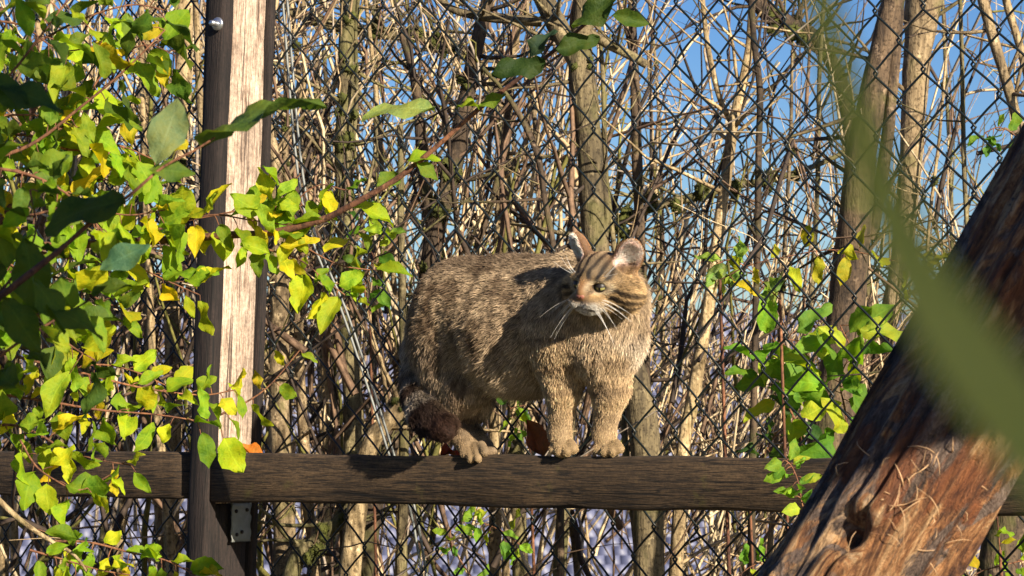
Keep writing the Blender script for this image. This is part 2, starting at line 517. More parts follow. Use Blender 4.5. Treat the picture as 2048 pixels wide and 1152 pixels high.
# ------------------------------------------------------------------ bare trees and stems beyond the fence
def tuft_mesh(seed, n=70):
    r_ = np.random.default_rng(seed)
    d = r_.normal(size=(n, 3)); d /= np.linalg.norm(d, axis=1, keepdims=True)
    c = d * r_.uniform(0.35, 0.8, (n, 1)) * np.array([1, 1, 0.75])
    t1 = np.cross(d, r_.normal(size=(n, 3))); t1 /= np.linalg.norm(t1, axis=1, keepdims=True)
    tip = c + d * r_.uniform(0.2, 0.5, (n, 1)) + r_.normal(size=(n, 3)) * 0.12
    a = c + t1 * 0.14; b = c - t1 * 0.14; e = c + np.cross(t1, d) * 0.14
    v = np.stack([a, b, e, tip], 1).reshape(-1, 3)
    i = np.arange(n)[:, None] * 4
    f = np.concatenate([i + np.array([[0, 1, 3]]), i + np.array([[1, 2, 3]]), i + np.array([[2, 0, 3]])])
    core = []
    # lumpy core so that the tuft is not see-through
    th = np.linspace(0, math.pi, 6); ph = np.linspace(0, 2 * math.pi, 8, endpoint=False)
    cv = np.array([[math.sin(t) * math.cos(p), math.sin(t) * math.sin(p), math.cos(t) * 0.8] for t in th for p in ph])
    cv *= 0.55 + 0.35 * noise(cv, 2.2, seed)[:, None]
    cf = []
    for r in range(5):
        for k in range(8):
            q = [r * 8 + k, r * 8 + (k + 1) % 8, (r + 1) * 8 + (k + 1) % 8, (r + 1) * 8 + k]
            cf += [[q[0], q[1], q[2]], [q[0], q[2], q[3]]]
    v, f = join([(v, f), (cv, np.array(cf))])
    me = mesh_np("moss", v, f, False); me.materials.append(M['moss'])
    return me
TUFTS = [tuft_mesh(s) for s in range(4)]
def add_moss(parent, pos, r):
    o = bpy.data.objects.new("moss", random.choice(TUFTS))
    COL.objects.link(o); o.parent = parent
    o.location = Vector(pos) - Vector(parent.location)
    o.scale = (r, r, r * random.uniform(0.6, 1.0)); o.rotation_euler = [random.uniform(0, 6) for _ in range(3)]
    return o
def stem_tube(ctrl, n, sides, rough, seed):
    """ctrl rows x,y,z,r"""
    s = spline(ctrl, n)
    p, r = s[:, :3], np.maximum(s[:, 3], 0.0012)
    p = p + (np.stack([noise(p, 5, seed), noise(p, 5, seed + 1), noise(p, 5, seed + 2)], -1) - 0.5) * 0.5 * rough * r[:, None] * 2
    v, f = tubes(p, r, sides)
    d = (noise(v, 22, seed + 3) - 0.5) * 0.5 + (noise(v, 60, seed + 4) - 0.5) * 0.25
    cen = np.repeat(p, sides, axis=0)
    v = cen + (v - cen) * (1 + d * rough)[:, None]
    return v, f, p, r
def side_twigs(p, r, count, length, seed, up=0.5):
    g_ = np.random.default_rng(seed)
    out = []
    for k in range(count):
        i = g_.integers(2, len(p) - 2)
        d = g_.normal(size=3) * np.array([1, 0.7, 0.5]); d[2] += up
        d /= np.linalg.norm(d)
        L_ = length * g_.uniform(0.4, 1.0)
        q = [p[i]]
        for s in range(6):
            d = d + g_.normal(size=3) * 0.16; d[2] += 0.04; d /= np.linalg.norm(d)
            q.append(q[-1] + d * L_ / 6)
        out.append((np.array(q), np.linspace(min(r[i] * 0.4, 0.006), 0.001, 7)))
    return out
def px_stem(pts, Y, Y2=None, ext_up=0.0, root=True):
    """pixel rows (px, py, width px) from top to bottom -> ctrl rows x,y,z,r ; base carried to the ground"""
    n = len(pts); rows = []
    for k, (x, y, wd) in enumerate(pts):
        yy = Y if Y2 is None else Y + (Y2 - Y) * k / (n - 1)
        q = P(x, y, yy); rows.append([*q, wd / F_PX * yy / 2])
    if root:
        a, b = np.array(rows[-2]), np.array(rows[-1])
        d = b[:3] - a[:3]; d = d / (abs(d[2]) + 1e-6)
        gz_ = float(ground_z(b[1]))
        h = b[2] - gz_
        for fr in (0.5, 1.0):
            q = b[:3] + np.array([d[0] * 0.35, d[1] * 0.35, 0]) * h * fr; q[2] = b[2] - h * fr - (0.05 if fr == 1 else 0)
            rows.append([*q, b[3] * (1.05 + 0.2 * fr)])
    return np.array(rows)
def tree(name, label, pts, Y, mat, Y2=None, forks=(), moss=(), twigs=8, tl=0.45, group=None, cat="tree", rough=0.35, sides=9):
    c = px_stem(pts, Y, Y2)
    base = c[-1, :3].copy()
    t = empty(name, base); tag(t, label, cat, group)
    sd_ = int(pts[0][0] * 7 + pts[0][1]) % 9999
    v, f, p, r = stem_tube(c, 44, sides, rough, sd_)
    mobj("trunk", v, f, mat, t)
    tw = side_twigs(p[:26], r[:26], twigs, tl, sd_ + 1)
    for fk in forks:
        cc = px_stem(fk, Y, None, root=False)
        v2, f2, p2, r2_ = stem_tube(cc, 20, 7, rough, sd_ + 9)
        mobj("branch", v2, f2, mat, t)
        tw += side_twigs(p2, r2_, max(2, twigs // 2), tl, sd_ + 17)
    if tw:
        vv, ff = tubes(np.array([a for a, _ in tw]), np.array([b for _, b in tw]), 4)
        tag(mobj("twigs", vv, ff, mat, t), kind="stuff")
    for (mx, my, mr) in moss:
        i = np.argmin(np.linalg.norm(p - P(mx, my, Y), axis=1))
        for q in range(3):
            add_moss(t, p[i] + np.array([random.uniform(-1, 1) * r[i], -r[i] * 0.8, random.uniform(-1, 1) * mr / F_PX * Y]), mr / F_PX * Y * random.uniform(0.6, 1.0))
    return t

tree("bare_tree", "smooth grey-tan forked tree trunk rising behind the cat's ears", [(1168, -60, 46), (1166, 40, 46), (1163, 110, 52), (1172, 200, 52), (1180, 300, 52), (1184, 400, 52), (1196, 520, 54), (1238, 660, 58), (1274, 780, 60), (1290, 900, 62), (1298, 1160, 66)], 6.1, M['bark_olive'],
     forks=[[(1158, 130, 40), (1125, 70, 42), (1095, 10, 42), (1065, -60, 40)],
            [(1084, 44, 20), (1020, 38, 20), (960, 32, 19), (905, 18, 16), (860, -20, 12)],
            [(1170, 62, 22), (1215, 88, 21), (1255, 108, 20), (1294, 130, 18)],
            [(1208, 500, 15), (1213, 420, 15), (1203, 340, 13), (1190, 280, 12), (1168, 230, 9)]], moss=[(1165, 125, 14)], twigs=7)
tree("bare_tree", "slim straight brown stem just beside the cat's pinker ear", [(1262, -40, 14), (1267, 100, 18), (1271, 220, 21), (1275, 340, 22), (1280, 480, 22), (1284, 620, 24), (1290, 800, 26)], 6.5, M['bark_dark'], twigs=8)
tree("bare_tree", "thick dark brown tree trunk beside the leaning log", [(1800, -60, 44), (1770, 60, 48), (1747, 180, 56), (1727, 300, 62), (1706, 440, 68), (1690, 600, 76), (1672, 760, 84), (1655, 900, 92), (1640, 1160, 96)], 6.0, M['bark_dark'],
     forks=[[(1745, 480, 26), (1768, 330, 26), (1788, 150, 26), (1800, -50, 24)]], twigs=9)
tree("bare_tree", "pale mottled tree trunk next to the thick dark brown trunk", [(1846, -60, 78), (1840, 30, 72), (1832, 120, 58), (1826, 220, 50), (1820, 320, 46), (1808, 430, 44), (1794, 560, 42), (1766, 700, 40), (1740, 860, 42), (1725, 1160, 48)], 6.4, M['bark'], twigs=9)
tree("bare_tree", "slender pale stem forking into a Y high above the rail", [(1505, -60, 14), (1503, 20, 15), (1497, 100, 17), (1481, 180, 20), (1466, 245, 23), (1455, 330, 23), (1441, 430, 24), (1425, 560, 25), (1405, 680, 27), (1385, 800, 28), (1360, 960, 28)], 6.2, M['bark_pale'],
     forks=[[(1464, 245, 14), (1441, 200, 12), (1425, 140, 12), (1412, 70, 11), (1400, -50, 10)]], twigs=10)
tree("shrub_stem", "thin dark straight stem beside the pale Y-forked stem", [(1498, -60, 13), (1508, 80, 13), (1520, 180, 14), (1517, 300, 14), (1515, 480, 14), (1511, 640, 14), (1508, 820, 15), (1502, 1160, 17)], 6.1, M['bark_dark'], twigs=6, cat="stem", sides=7)
tree("shrub_stem", "reddish-brown stem above the leaning log, lichen on its edge", [(1950, -60, 24), (1980, 50, 22), (2001, 120, 22), (2021, 190, 22), (2040, 270, 23), (2066, 420, 24), (2090, 700, 26)], 6.0, M['bark'], twigs=7, cat="stem", sides=7)
tree("shrub_stem", "thin pinkish-tan stem beside the reddish-brown one above the leaning log", [(2000, -60, 15), (2015, 10, 16), (2036, 80, 17), (2056, 150, 18), (2090, 300, 18), (2120, 600, 20)], 6.4, M['bark_pale'], twigs=7, cat="stem", sides=7)
tree("mossy_tree", "upright grey stem with collars of dark green moss between post and cat", [(702, -60, 30), (690, 80, 32), (690, 200, 34), (688, 320, 36), (690, 460, 38), (694, 600, 40), (702, 760, 40), (706, 900, 42), (700, 1160, 46)], 6.2, M['bark_mossy'],
     forks=[[(706, 300, 8), (714, 180, 8), (712, 60, 8), (722, -60, 8)]], moss=[(690, 200, 22), (688, 295, 24), (690, 45, 16), (700, 130, 16), (692, 390, 20), (694, 520, 20)], twigs=12)
tree("mossy_tree", "dark mossy trunk slanting up from behind the cat's rump", [(990, -60, 24), (960, 60, 28), (932, 190, 34), (905, 330, 38), (872, 460, 42), (850, 600, 42), (815, 760, 44), (770, 900, 46), (720, 1160, 50)], 6.3, M['bark_dark'],
     forks=[[(868, 470, 26), (850, 360, 26), (838, 240, 22), (828, 160, 18), (800, 60, 12)], [(930, 560, 12), (985, 400, 14), (1012, 270, 14), (1020, 120, 12)]], moss=[(905, 330, 22), (880, 430, 24), (935, 160, 16), (850, 560, 22)], twigs=12)
tree("bare_tree", "pale ridged trunk seen between the wooden post and the leafy shrub", [(372, -60, 34), (368, 100, 34), (362, 260, 34), (350, 420, 34), (346, 600, 34), (350, 780, 34), (345, 960, 34), (338, 1160, 36)], 6.5, M['bark_pale'], moss=[(362, 310, 16)], twigs=10)
tree("bare_tree", "ridged grey trunk close beside the sunlit face of the wooden post", [(542, 250, 14), (552, 360, 26), (556, 480, 36), (560, 620, 40), (556, 780, 42), (562, 920, 44), (572, 1160, 46)], 6.1, M['bark'], moss=[(552, 520, 18)], twigs=14)
tree("bare_tree", "mossy tan trunk slanting low beside the cat's ringed tail", [(905, 650, 20), (858, 700, 26), (830, 760, 32), (790, 830, 36), (745, 880, 38), (725, 960, 40), (700, 1160, 44)], 5.95, M['bark_pale'], moss=[(850, 705, 18), (800, 800, 14)], twigs=8)
tree("bare_tree", "dark shaded trunk low behind the leaning log", [(2075, 560, 60), (2050, 760, 66), (2030, 920, 72), (2012, 1060, 78), (1998, 1180, 84)], 5.2, M['bark_dark'], twigs=4)
tree("shrub_stem", "purplish stem arching down onto the cat's back", [(960, 130, 8), (1010, 185, 10), (1050, 250, 13), (1078, 320, 13), (1090, 400, 13), (1110, 520, 13), (1118, 700, 14), (1120, 1000, 16)], 6.0, M['bark_dark'], twigs=5, cat="stem", sides=7)
tree("shrub_stem", "short-forked tan stem above the middle of the cat's back", [(1060, -40, 10), (1030, 90, 14), (1018, 208, 20), (1008, 330, 22), (1001, 420, 22), (995, 560, 24), (990, 900, 26)], 6.8, M['bark_pale'], twigs=10, cat="stem", sides=7)
tree("mossy_tree", "crooked branch bristling with moss, crossing behind the pale Y-forked stem", [(1700, 300, 9), (1620, 335, 12), (1540, 360, 14), (1470, 372, 16), (1400, 390, 18), (1320, 410, 19), (1250, 440, 20), (1190, 490, 22), (1150, 700, 26)], 6.7, M['bark_mossy'],
     moss=[(1240, 440, 24), (1300, 400, 22), (1330, 355, 20), (1400, 385, 26), (1545, 385, 24), (1470, 360, 22), (1580, 350, 14), (1220, 430, 18)], twigs=18)
tree("mossy_tree", "mossy arching bough across the top of the thicket", [(570, 20, 18), (640, 45, 22), (740, 62, 26), (830, 70, 28), (900, 92, 26), (960, 140, 26), (1000, 260, 28), (1020, 500, 30)], 7.2, M['bark_mossy'], moss=[(830, 60, 20), (900, 95, 20), (740, 60, 16), (850, 160, 16)], twigs=26)
tree("mossy_tree", "dark leaning stem with heavy moss near the defocused grass blade", [(1480, -30, 26), (1540, 30, 36), (1600, 60, 38), (1640, 90, 30), (1690, 200, 30), (1720, 500, 34)], 7.6, M['bark_dark'], moss=[(1590, 60, 30), (1560, 40, 26), (1480, 130, 16), (1530, 190, 16)], twigs=26)
tree("mossy_tree", "mossy bough low beneath the rail beside the post bracket", [(760, 960, 12), (720, 1010, 22), (670, 1050, 30), (620, 1100, 34), (580, 1160, 36)], 6.0, M['bark_mossy'], moss=[(650, 1060, 20), (620, 1095, 22), (690, 1030, 16)], twigs=8)

# alike slim stems that only their place in the picture tells apart
GS = [(262, 22), (205, 16), (150, 18), (95, 20), (40, 24), (305, 14), (318, 20), (590, 24), (618, 18), (640, 22), (660, 16), (745, 18), (768, 14), (790, 22), (535, 18), (1040, 14), (1110, 14), (1235, 14), (1335, 12), (1565, 12), (1605, 14), (1895, 12), (1920, 14), (1855, 10), (480, 20), (430, 22), (8, 18), (575, 15), (1310, 10)]
for k, (x, wd) in enumerate(GS):
    sl_ = random.uniform(-0.10, 0.10)
    b = random.uniform(-26, 26)
    top = random.choice([-60, -60, -60, 100, 250])
    ys = np.linspace(top, 1160, 7)
    pts = [(x + (y - 600) * sl_ + b * math.sin((y - top) / 1200 * 3.1) + random.uniform(-5, 5), y, wd * (0.55 + 0.5 * (y - top) / (1160 - top))) for y in ys]
    Yk = random.uniform(6.0, 8.6)
    mk = random.choice(['bark', 'bark_pale', 'bark_mossy', 'bark_pale'])
    kd = {'bark': "slim grey-tan upright stem", 'bark_pale': "slim pale straw-coloured upright stem", 'bark_mossy': "slim upright stem greened with moss"}[mk]
    by = "past the shrub's leaves" if x < 410 else ("beside the sunlit post" if x < 700 else ("close to the cat" if x < 1330 else "beyond the cat, towards the log"))
    tree("shrub_stem", kd + " behind the fence " + by, pts, Yk, M[mk], group="slim stems of the thicket", cat="stem", twigs=8, tl=0.42, sides=6, moss=[(x, random.uniform(0, 1100), random.uniform(8, 17)) for _ in range(random.choice([0, 1, 2, 3]))])

# the uncountable twigs of the thicket
def batch_twigs(n, seed, xr, yr_, Yr, lean, up, Lr, rr, seg=6, curl=0.14, children=2):
    g_ = np.random.default_rng(seed)
    Y = g_.uniform(*Yr, n)
    px = g_.uniform(*xr, n); py = g_.uniform(*yr_, n)
    base = np.stack([(px - 1024) / F_PX * Y, Y, CAM[2] + (864 - py) / F_PX * Y], -1)
    d = np.stack([g_.normal(lean, 0.42, n), g_.normal(0, 0.3, n), g_.normal(up, 0.35, n)], -1)
    d /= np.linalg.norm(d, axis=1, keepdims=True)
    Ls = g_.uniform(*Lr, n); r0 = g_.uniform(*rr, n)
    def grow(base, d, Ls, r0):
        m_ = len(base)
        P_ = [base]; dd = d.copy()
        for s in range(seg):
            dd = dd + g_.normal(size=(m_, 3)) * curl; dd[:, 2] += 0.03
            dd /= np.linalg.norm(dd, axis=1, keepdims=True)
            P_.append(P_[-1] + dd * (Ls / seg)[:, None])
        return np.stack(P_, 1), r0[:, None] * np.linspace(1, 0.35, seg + 1)[None], dd
    pts, rad, _ = grow(base, d, Ls, r0)
    allp, allr = [pts], [rad]
    for c in range(children):
        i = g_.integers(1, seg - 1, n)
        b2 = pts[np.arange(n), i]
        ax_ = pts[np.arange(n), i + 1] - b2; ax_ /= np.linalg.norm(ax_, axis=1, keepdims=True)
        d2 = ax_ + g_.normal(size=(n, 3)) * 0.55; d2 /= np.linalg.norm(d2, axis=1, keepdims=True)
        p2, r2, _ = grow(b2, d2, Ls * g_.uniform(0.3, 0.65, n), r0 * 0.6)
        allp.append(p2); allr.append(r2)
    return np.concatenate(allp), np.concatenate(allr)
m = NT("twig_bark")
at = m.n("ShaderNodeAttribute", attribute_name="col")
g = m.n("ShaderNodeNewGeometry")
na = m.tex(g.outputs["Position"], 60, 4, 0.7)
m.base(m.mix(0.8, at.outputs["Color"], m.ramp(na, [(0.36, (0.42, 0.40, 0.36)), (0.62, (1.15, 1.12, 1.08))]), 'MULTIPLY'))
m.set(Roughness=0.85); m.bump(na, 0.3, 0.003)
M['twigcol'] = m.m
PALE, TAN, GREY, BROWN, DARK, MOSSY = (0.66, 0.53, 0.34), (0.48, 0.35, 0.20), (0.36, 0.30, 0.24), (0.17, 0.105, 0.065), (0.055, 0.037, 0.026), (0.17, 0.16, 0.035)
def thicket(name, label, pal, batches, sides=4):
    pp, rr = zip(*batches)
    pp, rr = np.concatenate(pp), np.concatenate(rr)
    g_ = np.random.default_rng(len(pp))
    rr = rr * g_.uniform(0.75, 1.3, rr.shape)
    v, f = tubes(pp, rr, sides, caps=False)
    o = tag(mobj(name, v, f, M['twigcol']), label, "twigs", kind="stuff")
    cols = np.array([c for c, _ in pal]); wg = np.array([w_ for _, w_ in pal], float)
    cc = cols[g_.choice(len(cols), len(pp), p=wg / wg.sum())] * g_.uniform(0.7, 1.25, (len(pp), 1))
    cc = np.repeat(cc, pp.shape[1] * sides, 0)
    ca_ = o.data.color_attributes.new("col", 'FLOAT_COLOR', 'POINT')
    ca_.data.foreach_set("color", np.concatenate([cc, np.ones((len(cc), 1))], 1).astype(np.float32).ravel())
    return o
thicket("twig_thicket", "dense tangle of sunlit tan twigs behind the chain-link fence", [(PALE, 3), (TAN, 3), (GREY, 2), (BROWN, 2), (DARK, 1.5), (MOSSY, 1)], [
    batch_twigs(160, 21, (-100, 2150), (350, 1250), (6.2, 10), 0.0, 1.1, (0.5, 1.3), (0.002, 0.006)),
    batch_twigs(170, 22, (-100, 1350), (500, 1300), (6.0, 9), 0.05, 1.4, (0.5, 1.2), (0.003, 0.009)),
    batch_twigs(95, 23, (-100, 2150), (-50, 600), (6.5, 10), 0.1, 0.5, (0.3, 0.8), (0.0018, 0.004), curl=0.26, children=3),
    batch_twigs(75, 24, (450, 1300), (-50, 500), (6.2, 9), 0.0, 0.9, (0.3, 0.8), (0.002, 0.007), curl=0.24, children=3),
])
thicket("dark_twig_thicket", "dark brown twigs tangled through the thicket", [(BROWN, 2), (DARK, 3), (MOSSY, 1), (GREY, 0.5)], [
    batch_twigs(190, 31, (-100, 2150), (150, 1250), (6.0, 8), 0.1, 0.8, (0.4, 1.2), (0.002, 0.006), curl=0.22),
    batch_twigs(130, 32, (-100, 1300), (600, 1250), (6.0, 7.5), -0.1, 0.8, (0.4, 1.0), (0.004, 0.010), curl=0.18),
])
thicket("dry_stalks", "mass of pale dry stalks leaning behind the fence", [(PALE, 4), (TAN, 2.5), (BROWN, 1.2), (DARK, 0.8)], [
    batch_twigs(330, 41, (1280, 2100), (800, 1350), (6.6, 10), 0.35, 1.1, (0.4, 0.9), (0.0025, 0.006), curl=0.08, children=1),
    batch_twigs(200, 42, (-100, 1300), (780, 1350), (6.4, 10), 0.15, 1.2, (0.4, 0.9), (0.0025, 0.006), curl=0.09, children=1),
    batch_twigs(120, 43, (-100, 560), (100, 900), (6.2, 9), 0.2, 0.8, (0.4, 1.0), (0.003, 0.008), curl=0.14, children=2),
    batch_twigs(160, 44, (1280, 2100), (850, 1300), (6.0, 7.5), 0.7, 0.6, (0.3, 0.8), (0.002, 0.0045), curl=0.10, children=1),
], 4)

# ------------------------------------------------------------------ leaning debarked log
def build_log():
    Yl = 3.4
    a = P(1716, 1152, Yl - 0.02)                  # axis where it leaves the bottom of the frame
    b = P(2283, 212, Yl + 0.06)                    # axis beyond the right edge
    d = (b - a) / np.linalg.norm(b - a)
    lo = a - d * (a[2] / d[2] + 0.05)
    hi = b + d * 0.05
    n, sides = 260, 110
    u = np.linspace(0, 1, n)
    ax_ = lo[None] + (hi - lo)[None] * u[:, None]
    ax_ += (np.stack([noise(ax_, 2.0, 61), noise(ax_, 2.0, 62), noise(ax_, 2.0, 63)], -1) - 0.5) * 0.03
    rad = 0.0985 - 0.004 * u
    v, f = tubes(ax_, rad, sides)
    cen = np.repeat(ax_, sides, 0); dv = (v - cen); R_ = np.linalg.norm(dv, axis=1, keepdims=True); dv /= R_
    ang = np.tile(np.arange(sides), n) / sides
    lon = np.repeat(u * np.linalg.norm(hi - lo), sides)
    q = np.stack([np.cos(ang * 2 * math.pi) * 3, np.sin(ang * 2 * math.pi) * 3, lon * 1.2], -1)
    h = (noise(q, 1.2, 71) - 0.5) * 0.03 + (noise(q * np.array([1, 1, 0.35]), 5, 72) - 0.5) * 0.012 + (noise(q * np.array([1, 1, 0.6]), 14, 73) - 0.5) * 0.005
    # ridge between old bark plates and bare wood
    pl_ = noise(q * np.array([1, 1, 0.5]), 2.6, 74)
    h += 0.009 * np.clip((pl_ - 0.48) * 16, 0, 1)
    # knot hole
    hole = P(1703, 1066, Yl - 0.094)
    rel = v - hole; dl = rel @ d; dp = np.linalg.norm(rel - dl[:, None] * d, axis=1)
    wgt = np.exp(-((dl / 0.022) ** 2 + (dp / 0.020) ** 2))
    h -= 0.05 * wgt; h += 0.008 * np.exp(-(((dl - 0.035) / 0.02) ** 2 + (dp / 0.03) ** 2))
    v = cen + dv * (R_ + h[:, None])
    m = NT("debarked_log_wood")
    # local z runs along the log
    c1 = m.coords((1, 1, 0.22)); c2 = m.coords((1, 1, 0.45)); c3 = m.coords()
    streak = m.tex(c1, 30, 7, 0.72, 1.4)
    patch = m.tex(c2, 9.0, 6, 0.66, 0.9)
    fine = m.tex(c1, 190, 4, 0.7, 0.5)
    crack = m.tex(c2, 34, 6, 0.75, 2.0)
    wood = m.ramp(streak, [(0.33, (0.022, 0.010, 0.006)), (0.43, (0.15, 0.055, 0.018)), (0.51, (0.36, 0.16, 0.055)), (0.60, (0.56, 0.34, 0.16)), (0.72, (0.60, 0.43, 0.28))])
    barkc = m.ramp(crack, [(0.36, (0.025, 0.016, 0.012)), (0.5, (0.14, 0.09, 0.065)), (0.66, (0.30, 0.22, 0.17))])
    mk = m.ramp(patch, [(0.47, (0, 0, 0)), (0.50, (1, 1, 1))])
    col = m.mix(mk, barkc, wood)
    rust = m.ramp(m.tex(c2, 14, 4, 0.6, 0.8), [(0.58, (0, 0, 0)), (0.64, (0.85, 0.85, 0.85))])
    col = m.mix(rust, col, (0.20, 0.06, 0.014))
    fm = m.ramp(fine, [(0.38, (0.30, 0.25, 0.2)), (0.52, (1, 1, 1))])
    col = m.mix(0.75, col, fm, 'MULTIPLY')
    m.base(col); m.set(Roughness=0.8)
    ad = m.n("ShaderNodeMath", operation='ADD'); m.l(streak, ad.inputs[0]); m.l(crack, ad.inputs[1])
    ad2 = m.n("ShaderNodeMath", operation='ADD'); m.l(ad.outputs[0], ad2.inputs[0]); m.l(patch, ad2.inputs[1])
    m.bump(ad2.outputs[0], 1.0, 0.02)
    # object with local z along the log
    zq = Vector(d).to_track_quat('Z', 'Y')
    Rm = np.array(zq.to_matrix())
    o = bpy.data.objects.new("leaning_log", mesh_np("leaning_log", (v - lo) @ Rm, f))
    o.data.materials.append(m.m); COL.objects.link(o)
    o.matrix_basis = Matrix.Translation(Vector(lo)) @ zq.to_matrix().to_4x4()
    tag(o, "thick debarked log leaning in front of the rail, lower part sunlit orange wood", "log")
    # loose curled bark fibres on the sunlit side
    fm_ = plain("bark_fibre", (0.50, 0.31, 0.16), 0.8, 60, 0.4)
    g_ = np.random.default_rng(5)
    pp, rr = [], []
    for k in range(36):
        px_, py_ = g_.normal(1825, 50), g_.normal(985, 60)
        if k % 3 == 0: px_, py_ = g_.uniform(1660, 1960), g_.uniform(900, 1130)
        ray = P(px_, py_, 3.0) - CAM; ray /= np.linalg.norm(ray)
        # march to the log's surface
        rel = CAM - lo; e = ray - d * (ray @ d); g2 = rel - d * (rel @ d)
        A, B, C = e @ e, 2 * e @ g2, g2 @ g2 - 0.098 ** 2
        disc = B * B - 4 * A * C
        if disc < 0: continue
        p = CAM + ray * ((-B - math.sqrt(disc)) / (2 * A))
        cN = p - (lo + d * ((p - lo) @ d)); cN /= np.linalg.norm(cN)
        if cN @ np.array([0, -1, 0.0]) < 0.3: continue
        tdir = d * g_.normal(0.2, 1) + np.cross(cN, d) * g_.normal(0, 1.0); tdir -= cN * (tdir @ cN); tdir /= np.linalg.norm(tdir)
        L_ = g_.uniform(0.010, 0.034); bend = g_.normal(0, 0.9)
        q = []
        sd_ = np.cross(cN, tdir)
        for s in np.linspace(0, 1, 7):
            q.append(p + cN * (-0.001 + 0.010 * math.sin(s * 3.1) * g_.uniform(0.6, 1)) + tdir * L_ * s + sd_ * L_ * bend * s * s * 0.6)
        pp.append(q); rr.append(np.linspace(1, 0.4, 7) * g_.uniform(0.0005, 0.0011))
    vv, ff = tubes(np.array(pp), np.array(rr), 4)
    oo = bpy.data.objects.new("bark_fibres", mesh_np("bark_fibres", (vv - lo) @ Rm, ff))
    oo.data.materials.append(fm_); COL.objects.link(oo); oo.parent = o; oo["kind"] = "stuff"
    return lo, d
LOG_LO, LOG_D = build_log()

# unseen tree added outside the frame, its limb shaped to shade the upper log
def added_shade_tree():
    A1, A2 = P(1640, 965, 3.32), P(1950, 858, 3.30)
    e = unit_(A2 - A1)
    upv = np.cross(SUN, e); upv /= np.linalg.norm(upv)
    if upv[2] < 0: upv = -upv
    e = np.cross(upv, SUN); e = e if e @ (A2 - A1) > 0 else -e
    r = 0.19
    B = A1 + SUN * 2.4 + upv * r
    c0, c1 = B + e * 0.52, B - e * 1.0
    base = np.array([c1[0], c1[1], 0.0])
    t = empty("added_shade_tree", base); tag(t, "unseen dark tree added so that its sawn limb shades the leaning log", "tree")
    ctrl = np.array([[*c0, 0.001], [*c0, r * 0.98], [*(c0 - e * 0.06), r], [*((c0 + c1) / 2), r], [*c1, r]])
    v, f, _, _ = stem_tube(ctrl, 40, 16, 0.12, 5)
    mobj("limb", v, f, M['bark_dark'], t)
    ctrl = np.array([[*(base - [0, 0, 0.05]), 0.34], [*(base + [0, 0, 1.2]), 0.26], [base[0], base[1], 2.6, 0.24], [base[0] + 0.1, base[1] - 0.2, 4.5, 0.2]])
    v, f, _, _ = stem_tube(ctrl, 30, 16, 0.2, 6)
    mobj("trunk", v, f, M['bark_dark'], t)
def unit_(x): return np.asarray(x, float) / np.linalg.norm(x)
added_shade_tree()

# ------------------------------------------------------------------ leaves
def leaf_mesh(name, seed, width=0.56, fold=0.22, curl=0.5, wave=0.05, shape=0.85, nl=8, nwd=4):
    g_ = np.random.default_rng(seed)
    V, UV = [], []
    ph = g_.uniform(0, 6)
    for i in range(nl + 1):
        t = i / nl
        hw = width / 2 * (math.sin(math.pi * t ** shape) ** 0.85) + (0.012 if i < nl else 0.002)
        hw *= 1 + 0.07 * math.sin(t * 23 + ph) + g_.uniform(-0.12, 0.10)
        bx = 0.06 * math.sin(t * 3 + ph)
        for j in range(nwd + 1):
            s = j / nwd * 2 - 1
            x = s * hw + bx
            z = -curl * t * t * 0.5 + fold * abs(s) * hw * 1.6 + wave * math.sin(9 * t + ph + s * 2.4) * abs(s)
            V.append((x, t, z)); UV.append((s * 0.5 + 0.5, t))
    F = [[r * (nwd + 1) + c, r * (nwd + 1) + c + 1, (r + 1) * (nwd + 1) + c + 1, (r + 1) * (nwd + 1) + c] for r in range(nl) for c in range(nwd)]
    me = mesh_np(name, np.array(V), np.array(F))
    uv = me.uv_layers.new(name="UVMap")
    UV = np.array(UV)
    li = np.empty(len(me.loops), dtype=np.int32); me.loops.foreach_get("vertex_index", li)
    uv.data.foreach_set("uv", UV[li].astype(np.float32).ravel())
    return me
